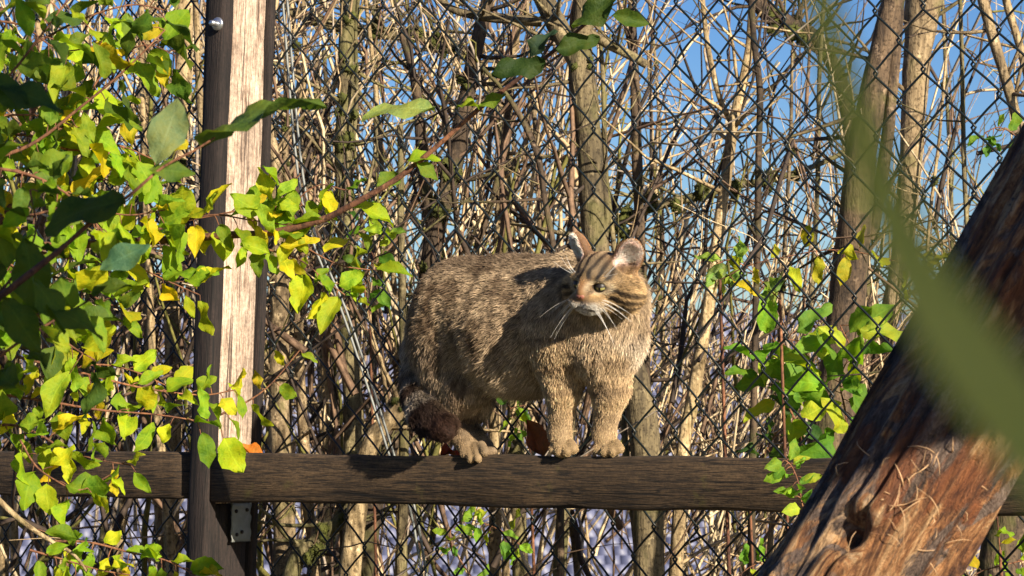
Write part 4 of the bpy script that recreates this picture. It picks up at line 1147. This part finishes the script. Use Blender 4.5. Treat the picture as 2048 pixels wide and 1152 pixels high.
# head                                                      region 6
HAX = np.stack([HL, HU, HF])
ell(hd(0, 0.004, -0.006), HAX, (0.058, 0.051, 0.056), 0.02, -HF + HU * 0.1, 0.0042, 6)
for sgn in (-1, 1):
    ell(hd(sgn * 0.046, -0.016, -0.008), HAX, (0.033, 0.032, 0.034), 0.02, HL * sgn - HU * 0.4 - HF * 0.8, 0.011, 6)
    ell(hd(sgn * 0.013, -0.024, 0.053), HAX, (0.0185, 0.0140, 0.018), 0.008, HL * sgn * 0.8 - HU * 0.3 - HF * 0.7, 0.0035, 6)
    # brow over the eye
    ell(hd(sgn * 0.024, 0.016, 0.040), HAX, (0.016, 0.006, 0.012), 0.008, -HF + HU * 0.2, 0.003, 6)
    # ear: a cupped shell, then its hollow
    tilt = unit(HU * 0.93 + HL * sgn * 0.40)
    out = unit(HF * 0.80 + HL * sgn * 0.60); out = unit(out - tilt * (out @ tilt))
    acr = np.cross(tilt, out)
    ec = hd(sgn * 0.048, 0.048, -0.012)
    ell(ec, np.stack([acr, tilt, out]), (0.027, 0.040, 0.014), 0.010, tilt, 0.004, 7)
    ell(ec + out * 0.0135 + tilt * 0.003, np.stack([acr, tilt, out]), (0.0225, 0.0355, 0.013), 0.004, tilt, 0.004, 8, sub=True)
cone(hd(0, 0.020, 0.040), hd(0, -0.008, 0.064), 0.0150, 0.0100, 0.010, -HF + HU * 0.6, 0.0038, 6)
ell(hd(0, -0.036, 0.045), HAX, (0.017, 0.011, 0.016), 0.008, -HF * 0.7 - HU * 0.6, 0.005, 6)
ell(hd(0, -0.03, 0.026), HAX, (0.036, 0.018, 0.030), 0.015, -HF * 0.7 - HU * 0.6, 0.009, 6)
EL_, EU_, EF_ = 0.0235, 0.002, 0.0385                     # centre of the eyeball
for sgn in (-1, 1):
    ell(hd(sgn * EL_, EU_, EF_ + 0.010), HAX, (0.0110, 0.0062, 0.011), 0.003, -HF, 0.002, 9, sub=True)   # eye sockets

def sdf_prim(p, q):
    if p['t'] == 'c':
        pa = q - p['a']; ba = p['b'] - p['a']
        h = np.clip((pa @ ba) / (ba @ ba), 0, 1)
        return np.linalg.norm(pa - h[..., None] * ba, axis=-1) - (p['r0'] + (p['r1'] - p['r0']) * h)
    l_ = (q - p['a']) @ p['ax'].T
    k0 = np.linalg.norm(l_ / p['rad'], axis=-1); k1 = np.linalg.norm(l_ / p['rad'] ** 2, axis=-1)
    return k0 * (k0 - 1) / (k1 + 1e-9)
def build_cat_surface(h=0.0032):
    pts = np.array([x for p in PR for x in ((p['a'], p['b']) if p['t'] == 'c' else (p['a'],))])
    lo, hi = pts.min(0) - 0.13, pts.max(0) + 0.13
    N = np.ceil((hi - lo) / h).astype(int)
    vol = np.full(N, 0.06, np.float32)
    for p in PR:
        R_ = max(p.get('r0', 0), p.get('r1', 0)) if p['t'] == 'c' else p['rad'].max()
        pp = np.array([p['a'], p['b']]) if p['t'] == 'c' else p['a'][None]
        a = np.clip(((pp.min(0) - R_ - 0.05 - lo) / h).astype(int), 0, N); b = np.clip(((pp.max(0) + R_ + 0.05 - lo) / h).astype(int) + 2, 0, N)
        g_ = np.stack(np.meshgrid(*[np.arange(a[i], b[i]) * h + lo[i] for i in range(3)], indexing='ij'), -1)
        d = sdf_prim(p, g_).astype(np.float32)
        sl_ = tuple(slice(a[i], b[i]) for i in range(3))
        o = vol[sl_]; k = p['k']
        if p.get('sub'):
            hh = np.clip(0.5 - 0.5 * (o + d) / k, 0, 1)
            vol[sl_] = o * (1 - hh) + (-d) * hh + k * hh * (1 - hh)
        else:
            hh = np.clip(0.5 + 0.5 * (o - d) / k, 0, 1)
            vol[sl_] = o * (1 - hh) + d * hh - k * hh * (1 - hh)
    # surface nets
    s = vol < 0
    n = N - 1
    cor = [(i, j, k) for i in (0, 1) for j in (0, 1) for k in (0, 1)]
    cnt = sum(s[i:i + n[0], j:j + n[1], k:k + n[2]].astype(np.int8) for i, j, k in cor)
    act = (cnt > 0) & (cnt < 8)
    idx = -np.ones(act.shape, np.int64); cells = np.argwhere(act); idx[act] = np.arange(len(cells))
    acc = np.zeros((len(cells), 3)); num = np.zeros(len(cells))
    for a in range(8):
        for ax_ in range(3):
            if cor[a][ax_]: continue
            b = list(cor[a]); b[ax_] = 1
            va = vol[tuple((cells + cor[a]).T)]; vb = vol[tuple((cells + b).T)]
            m_ = (va < 0) != (vb < 0)
            t = np.where(m_, va / (va - vb + 1e-12), 0)
            pos = np.array(cor[a], float)[None] + 0; pos = np.repeat(pos, len(cells), 0); pos[:, ax_] += t
            acc += pos * m_[:, None]; num += m_
    V = lo + (cells + acc / num[:, None]) * h
    F = []
    for ax_ in range(3):
        u, w_ = (ax_ + 1) % 3, (ax_ + 2) % 3
        sa = [slice(None)] * 3; sb = [slice(None)] * 3
        sa[ax_] = slice(0, -1); sb[ax_] = slice(1, None)
        A, B = s[tuple(sa)], s[tuple(sb)]
        e = np.argwhere(A != B)
        e = e[(e[:, u] > 0) & (e[:, w_] > 0) & (e[:, u] < n[u]) & (e[:, w_] < n[w_])]
        fl = A[tuple(e.T)]
        q = []
        for (du, dw) in ((-1, -1), (0, -1), (0, 0), (-1, 0)):
            c = e.copy(); c[:, u] += du; c[:, w_] += dw
            q.append(idx[tuple(c.T)])
        q = np.stack(q, 1)
        q[~fl] = q[~fl][:, ::-1]
        F.append(q)
    F = np.concatenate(F)
    F = F[(F >= 0).all(1)]
    return V, F

CV, CF = build_cat_surface()
def vnormals(V, F):
    fn = np.cross(V[F[:, 2]] - V[F[:, 0]], V[F[:, 3]] - V[F[:, 1]])
    N_ = np.zeros_like(V)
    for k in range(4): np.add.at(N_, F[:, k], fn)
    return N_ / (np.linalg.norm(N_, axis=1, keepdims=True) + 1e-12), np.linalg.norm(fn, axis=1) / 2
CN, CA = vnormals(CV, CF)

def sstep(a, b, x): 
    t = np.clip((x - a) / (b - a), 0, 1); return t * t * (3 - 2 * t)
def mixc(a, b, t): return a * (1 - t[:, None]) + np.asarray(b)[None] * t[:, None]
SPINE_A, SPINE_B = rd(928, 628, 0.045), rd(1160, 640, 0.02)
def cat_field(q, nrm_):
    """per point: flow direction, fur length, colour"""
    n_ = len(q)
    D = np.stack([sdf_prim(p, q) for p in PR], 1)
    W = np.exp(-np.clip(D, 0, None) / 0.008) + 1e-9
    W[:, [i for i, p in enumerate(PR) if p['reg'] == 9]] = 1e-9
    for i, p in enumerate(PR):
        if p['reg'] == 8: W[:, i] = 1e-9
    W /= W.sum(1, keepdims=True)
    flow = W @ np.array([p['flow'] for p in PR]); fur = W @ np.array([p['fur'] for p in PR])
    reg = [sum(W[:, i] for i, p in enumerate(PR) if p['reg'] == r) for r in range(10)]
    reg = [r if not isinstance(r, int) else np.zeros(n_) for r in reg]
    flow -= nrm_ * (flow * nrm_).sum(1, keepdims=True); flow /= np.linalg.norm(flow, axis=1, keepdims=True) + 1e-9
    # coordinates along the body and on the head
    e = unit(SPINE_B - SPINE_A); along = (q - SPINE_A) @ e; hgt = (q - SPINE_A)[:, 2]
    l_, u_, f_ = (q - HC) @ HL, (q - HC) @ HU, (q - HC) @ HF
    n1 = noise(q, 70, 1); n2 = noise(q, 28, 2); n3 = noise(q, 190, 3); n4 = noise(q, 11, 4)
    base = np.tile(np.array([0.38, 0.275, 0.175]), (n_, 1)) * (0.30 + 1.3 * noise(q, 130, 9))[:, None]
    base = mixc(base, (0.085, 0.052, 0.030), 0.75 * sstep(0.52, 0.72, n2) * (reg[0] + reg[1] + reg[4]))
    base = mixc(base, (0.42, 0.31, 0.19), 0.5 * sstep(0.55, 0.8, n3))
    # vague dark stripes on the flank
    st = np.sin(along * 118 + 3.0 * n4 + hgt * 18)
    base = mixc(base, (0.08, 0.05, 0.03), 0.42 * sstep(0.35, 0.9, st) * sstep(0.03, -0.01, np.abs(hgt + 0.02) - 0.09) * reg[0])
    base = mixc(base, (0.07, 0.045, 0.028), 0.7 * sstep(0.055, 0.10, hgt) * (reg[0]))                # dark along the back
    base = mixc(base, (0.055, 0.037, 0.026), 0.80 * sstep(-0.01, -0.09, along) * reg[0])             # shade on the rump, put into the fur colour
    base = mixc(base, (0.055, 0.037, 0.027), 0.55 * reg[4] * sstep(-0.20, -0.05, hgt))  # hind leg's shade painted into its fur, fading out at the foot
    base = mixc(base, (0.50, 0.38, 0.25), 0.55 * sstep(-0.06, -0.13, hgt) * (reg[0]))                 # belly fringe
    base = mixc(base, (0.46, 0.34, 0.21), 0.45 * reg[1] * sstep(0.25, 0.7, n1))
    base = mixc(base, (0.80, 0.71, 0.58), 0.7 * reg[1] * sstep(-0.03, -0.10, hgt) * sstep(0.35, 0.6, n2 + 0.15))
    leg = np.clip(reg[2] + reg[3], 0, 1)
    base = mixc(base, (0.60, 0.41, 0.22), 0.85 * leg * (0.55 + 0.45 * n2))
    base = mixc(base, (0.10, 0.06, 0.035), 0.5 * leg * sstep(0.6, 0.9, np.sin(q[:, 2] * 150 + 3 * n4)) * sstep(-0.22, -0.10, hgt))
    base = mixc(base, (0.55, 0.37, 0.18), 0.8 * reg[3])
    base = mixc(base, (0.40, 0.27, 0.145), 0.5 * reg[4] * sstep(-0.20, -0.27, hgt))
    # dark band inside the far foreleg
    dk = np.exp(-(np.linalg.norm((q - rd(1210, 775, 0.0)) * np.array([1, 0.6, 1.6]), axis=1) / 0.028) ** 2)
    base = mixc(base, (0.03, 0.022, 0.018), 0.8 * dk * (reg[2] + reg[1]))
    # tail rings: position along the tail
    tl = np.stack([np.linalg.norm(q - a, axis=1) for a in spline(np.array(TAILP), 60)], 1).argmin(1) / 59.0
    ring = np.clip(sstep(0.50, 0.54, tl) * sstep(0.64, 0.60, tl) + sstep(0.74, 0.78, tl) + 0.7 * sstep(0.36, 0.40, tl) * sstep(0.46, 0.42, tl), 0, 1)
    tailc = mixc(np.tile(np.array([0.30, 0.25, 0.20]), (n_, 1)) * (0.6 + 0.7 * n1)[:, None], (0.030, 0.018, 0.014), ring)
    tailc = mixc(tailc, (0.050, 0.024, 0.016), 0.6 * sstep(0.90, 1.0, tl))
    base = base * (1 - reg[5])[:, None] + tailc * reg[5][:, None]
    # head
    hm = np.clip(reg[6] + reg[7] + reg[8], 0, 1)
    hc = np.tile(np.array([0.40, 0.265, 0.130]), (n_, 1)) * (0.55 + 0.85 * n1)[:, None]
    hc = mixc(hc, (0.27, 0.20, 0.125), 0.75 * sstep(0.015, 0.04, u_))
    al = np.abs(l_)
    fs = (np.exp(-((al - 0.0085 - 0.0025 * np.sin(u_ * 160)) / 0.0040) ** 2) + np.exp(-((al - 0.0235 - 0.12 * (u_ - 0.02)) / 0.0044) ** 2) + 0.8 * np.exp(-((al - 0.039) / 0.0038) ** 2)) * sstep(0.010, 0.018, u_) * sstep(-0.05, -0.02, f_)
    hc = mixc(hc, (0.010, 0.007, 0.006), 0.98 * np.clip(fs * 1.3, 0, 1) * np.clip(0.62 + 0.7 * n2, 0, 1))
    # cheek stripes from the eye and mouth corner
    for (u0, sl_) in ((0.000, 0.36), (-0.015, 0.30), (-0.030, 0.20)):
        ln = u_ - (u0 - sl_ * (al - 0.034))
        hc = mixc(hc, (0.012, 0.008, 0.006), 1.0 * np.exp(-(ln / 0.0046) ** 4) * sstep(0.031, 0.038, al) * np.clip(0.5 + 0.8 * n2, 0, 1))
    hc = mixc(hc, (0.52, 0.24, 0.085), 0.8 * np.exp(-(al / 0.012) ** 2) * sstep(0.022, 0.005, u_) * sstep(0.030, 0.045, f_))   # rusty nose bridge
    hc = mixc(hc, (0.60, 0.36, 0.15), 0.7 * np.exp(-((al - 0.017) / 0.009) ** 2 - ((u_ + 0.011) / 0.006) ** 2) * sstep(0.03, 0.05, f_))
    hc = mixc(hc, (0.78, 0.70, 0.60), 0.92 * sstep(-0.019, -0.027, u_) * sstep(0.034, 0.046, f_) * sstep(0.036, 0.024, al))                 # white muzzle and chin
    # pale rims and dark line round the eyes
    for sgn in (-1, 1):
        ed = np.sqrt(((l_ - sgn * EL_) / 1.6) ** 2 + ((u_ - EU_) / 0.85) ** 2 + ((f_ - 0.045) / 2) ** 2)
        hc = mixc(hc, (0.70, 0.55, 0.36), 0.8 * np.exp(-((ed - 0.0125) / 0.0035) ** 2))
        hc = mixc(hc, (0.012, 0.009, 0.008), sstep(0.0088, 0.0070, ed))
        tear = np.exp(-((l_ - sgn * 0.0125) / 0.003) ** 2 - ((u_ + 0.006) / 0.010) ** 2) * sstep(0.030, 0.045, f_)
        hc = mixc(hc, (0.09, 0.045, 0.022), 0.8 * tear)
    mouth = np.exp(-((u_ + 0.0345 - 0.004 * np.cos(al * 150)) / 0.0018) ** 2) * sstep(0.028, 0.020, al) * sstep(0.040, 0.050, f_)
    hc = mixc(hc, (0.05, 0.025, 0.02), 0.8 * mouth)
    # ears
    dmin = np.min([sdf_prim(p, q) for p in PR if p['reg'] == 8], axis=0)
    ins = sstep(0.004, 0.0015, np.abs(dmin)) * sstep(0.030, 0.042, u_)
    hc = mixc(hc, (0.44, 0.22, 0.10), 0.75 * reg[7] * (1 - ins))
    hc = mixc(hc, (0.90, 0.60, 0.50), 0.95 * ins)
    base = base * (1 - hm)[:, None] + hc * hm[:, None]
    noseT = np.linalg.norm(q - hd(0, -0.012, 0.071), axis=1)
    eyed = np.minimum(np.linalg.norm((q - hd(EL_, EU_, 0.047)), axis=1), np.linalg.norm((q - hd(-EL_, EU_, 0.047)), axis=1))
    fur = fur * (1 + 0.35 * (n2 - 0.5)) * sstep(0.005, 0.016, eyed) * np.where(hm > 0.5, sstep(0.006, 0.016, noseT), 1) * np.where(ins > 0.5, 2.2, 1.0)
    fur = fur * (1 + 0.9 * reg[0] * sstep(-0.05, -0.11, hgt) * sstep(-0.11, -0.05, along))        # shaggy belly
    return flow, fur, np.clip(base, 0, 1), ins

cat_base = rd(1070, 912, 0.03)
cat = empty("cat", cat_base)
tag(cat, "brown striped wildcat standing on the rail, head turned back, ringed tail", "cat")
m = NT("cat_skin")
at = m.n("ShaderNodeAttribute", attribute_name="col")
m.base(at.outputs["Color"]); m.set(Roughness=0.8)
M['skin'] = m.m
body = mobj("body", CV, CF, M['skin'], cat)
_, _, vc, vins = cat_field(CV, CN)
ca = body.data.color_attributes.new("col", 'FLOAT_COLOR', 'POINT')
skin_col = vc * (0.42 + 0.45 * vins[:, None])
ca.data.foreach_set("color", np.concatenate([skin_col, np.ones((len(vc), 1))], 1).astype(np.float32).ravel())

def build_fur(n, seed, lenmul=1.0, radius=0.00042, guard=False):
    g_ = np.random.default_rng(seed)
    fc_ = CV[CF].mean(1)
    hd_near = np.exp(-(np.linalg.norm(fc_ - HC, axis=1) / 0.105) ** 4) + 0.6 * (fc_[:, 2] < RAIL_Z + 0.15)
    vis = 0.25 + 0.75 * (CN[CF[:, 0]][:, 1] < 0.35)           # fewer hairs on the far side
    wgt = CA * (1 + 2.6 * hd_near) * vis; wgt /= wgt.sum()
    fi = g_.choice(len(CF), n, p=wgt)
    u, v = g_.random(n), g_.random(n)
    q4 = CV[CF[fi]]; n4 = CN[CF[fi]]
    b = np.stack([(1 - u) * (1 - v), u * (1 - v), u * v, (1 - u) * v], 1)
    root = (q4 * b[..., None]).sum(1); nr = (n4 * b[..., None]).sum(1); nr /= np.linalg.norm(nr, axis=1, keepdims=True)
    flow, L_, colr, ins = cat_field(root, nr)
    L_ = L_ * g_.uniform(0.65, 1.2, n) * lenmul
    # clumps: directions vary with smooth noise, plus a little per hair
    cl = np.stack([noise(root, 95, 81), noise(root, 95, 82), noise(root, 95, 83)], 1) - 0.5
    cl2 = np.stack([noise(root, 35, 84), noise(root, 35, 85), noise(root, 35, 86)], 1) - 0.5
    lift = np.where(L_ > 0.012, 0.24, 0.22)[:, None]
    d = flow + nr * lift + cl * 0.7 + cl2 * 0.4 + g_.normal(size=(n, 3)) * 0.18
    d /= np.linalg.norm(d, axis=1, keepdims=True)
    K = 5
    t = np.linspace(0, 1, K)
    d0 = nr * 0.55 + d * 0.7; d0 /= np.linalg.norm(d0, axis=1, keepdims=True)
    sag = np.array([0, 0, -1.0])
    pts = root[:, None] - nr[:, None] * 0.001 + (d0[:, None] * (t * (1 - 0.5 * t))[None, :, None] + (d + sag * 0.10)[:, None] * (0.55 * t * t)[None, :, None]) * L_[:, None, None]
    k = g_.choice([0.45, 0.8, 1.05, 1.45], n, p=[0.22, 0.3, 0.3, 0.18])[:, None] * g_.uniform(0.85, 1.15, n)[:, None]
    k = np.where(ins[:, None] > 0.5, 1.25, k)
    colr = colr * k
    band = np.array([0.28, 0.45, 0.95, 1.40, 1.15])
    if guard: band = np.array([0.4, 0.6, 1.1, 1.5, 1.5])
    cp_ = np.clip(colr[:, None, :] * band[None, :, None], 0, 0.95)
    rad = radius * np.array([1.0, 1.05, 0.9, 0.6, 0.12])[None] * g_.uniform(0.7, 1.25, n)[:, None] * np.clip(L_ / 0.010, 0.42, 1.2)[:, None]
    return pts, rad, cp_
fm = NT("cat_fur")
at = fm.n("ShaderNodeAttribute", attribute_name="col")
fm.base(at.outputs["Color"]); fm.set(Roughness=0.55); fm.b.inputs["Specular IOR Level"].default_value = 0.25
def fur_object(name, batches, mat, parent):
    pts = np.concatenate([b[0] for b in batches]); rad = np.concatenate([b[1] for b in batches]); col = np.concatenate([b[2] for b in batches])
    cu = bpy.data.hair_curves.new(name)
    n, K = rad.shape
    cu.add_curves([K] * n)
    off = np.array(cat_base)
    cu.position_data.foreach_set("vector", (pts - off).astype(np.float32).ravel())
    ra = cu.attributes.get("radius") or cu.attributes.new("radius", 'FLOAT', 'POINT')
    ra.data.foreach_set("value", rad.astype(np.float32).ravel())
    co = cu.attributes.new("col", 'FLOAT_COLOR', 'POINT')
    co.data.foreach_set("color", np.concatenate([col, np.ones((n, K, 1))], 2).astype(np.float32).ravel())
    cu.materials.append(mat)
    o = bpy.data.objects.new(name, cu); COL.objects.link(o); o.parent = parent
    return o
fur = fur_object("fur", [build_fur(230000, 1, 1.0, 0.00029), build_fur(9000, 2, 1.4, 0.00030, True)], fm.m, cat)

# eyes, nose, whiskers
def ellipsoid(name, c, axes, rad, mat, parent, nu=14, nv=20):
    th = np.linspace(0.0, math.pi, nu); ph = np.linspace(0, 2 * math.pi, nv, endpoint=False)
    l_ = np.array([[math.sin(t) * math.cos(p) * rad[0], math.sin(t) * math.sin(p) * rad[1], math.cos(t) * rad[2]] for t in th for p in ph])
    v = np.asarray(c) + l_ @ np.asarray(axes)
    f = np.array([[r * nv + k, r * nv + (k + 1) % nv, (r + 1) * nv + (k + 1) % nv, (r + 1) * nv + k] for r in range(nu - 1) for k in range(nv)])
    return mobj(name, v, f, mat, parent)
def solid(name, col, rough, spec=0.5, sss=0.0):
    m = NT(name); m.base(col); m.set(Roughness=rough); m.b.inputs["Specular IOR Level"].default_value = spec
    return m.m
M['iris'] = solid("cat_iris", (0.27, 0.25, 0.09), 0.12, 0.6)
M['pupil'] = solid("cat_pupil", (0.004, 0.004, 0.004), 0.1, 0.6)
M['lid'] = solid("cat_eyelid", (0.014, 0.010, 0.009), 0.5)
M['nose'] = plain("cat_nose_leather", (0.27, 0.10, 0.065), 0.5, 300, 0.25)
M['whisker'] = solid("whisker_white", (0.85, 0.82, 0.76), 0.4)
for sgn in (-1, 1):
    ec = hd(sgn * EL_, EU_, EF_)
    gz_ = unit(HF * 0.92 + HL * sgn * 0.30 - HU * 0.05); gl = unit(np.cross(HU, gz_)); gu = np.cross(gz_, gl)
    A3 = np.stack([gl, gu, gz_])
    eye = ellipsoid("eye", ec, A3, (0.0098, 0.0098, 0.0098), M['iris'], cat)
    ellipsoid("pupil", ec + gz_ * 0.0078, A3, (0.0030, 0.0062, 0.0024), M['pupil'], eye, 8, 12)
    # upper and lower lids as dark crescents over the ball
    for (s2, a0, a1) in ((1, 5, 80), (-1, -80, -24)):
        V = []
        aa = np.radians(np.linspace(a0, a1, 6)); bb = np.radians(np.linspace(-85, 85, 13))
        for a in aa:
            for b in bb:
                e_ = a if s2 > 0 else a
                # lid edge bows with the eye's corner
                k = e_ * 1.0 if abs(b) < 1e-6 else e_
                V.append(ec + 0.0106 * (gl * math.sin(b) * math.cos(k * (0.25 + 0.75 * math.cos(b))) + gu * math.sin(k * (0.25 + 0.75 * math.cos(b))) + gz_ * math.cos(b) * math.cos(k * (0.25 + 0.75 * math.cos(b)))))
        V = np.array(V)
        F = np.array([[r * 13 + c, r * 13 + c + 1, (r + 1) * 13 + c + 1, (r + 1) * 13 + c] for r in range(5) for c in range(12)])
        mobj("eyelid", V, F, M['lid'], eye)
nose = ellipsoid("nose", hd(0, -0.0125, 0.0690), HAX, (0.0092, 0.0062, 0.0050), M['nose'], cat)
for sgn in (-1, 1):
    ellipsoid("nostril", hd(sgn * 0.0038, -0.0140, 0.0731), HAX, (0.0017, 0.0012, 0.0012), M['pupil'], nose, 8, 10)
for sgn in (-1, 1):
    for k in range(11):
        row = k % 4; c_ = k // 4
        st = hd(sgn * (0.016 + 0.004 * c_), -0.018 - 0.0045 * row, 0.057 - 0.006 * c_)
        d = HL * sgn * random.uniform(0.8, 1.1) - HU * (0.35 + 0.22 * row) * random.uniform(0.5, 1.3) + HF * random.uniform(-0.15, 0.25)
        d = unit(d); L_ = random.uniform(0.045, 0.075)
        if sgn > 0 and row < 2: d = unit(d + HU * 0.15 - HF * 0.5)
        t = np.linspace(0, 1, 9)[:, None]
        w_ = st + d * t * L_ + np.array([0, 0, -1]) * (t ** 2) * L_ * 0.28
        mobj("whisker", *tubes(w_, np.linspace(0.00034, 0.00010, 9), 5), M['whisker'], cat)
    for k in range(5):      # brow whiskers
        st = hd(sgn * (0.024 + 0.003 * k), 0.020, 0.040)
        d = unit(HL * sgn * random.uniform(0.5, 1.0) + HU * random.uniform(0.2, 0.9) + HF * random.uniform(0.1, 0.5)); L_ = random.uniform(0.03, 0.05)
        t = np.linspace(0, 1, 9)[:, None]
        w_ = st + d * t * L_ - HF * (t ** 2) * L_ * 0.3
        mobj("whisker", *tubes(w_, np.linspace(0.00030, 0.00010, 9), 5), M['whisker'], cat)
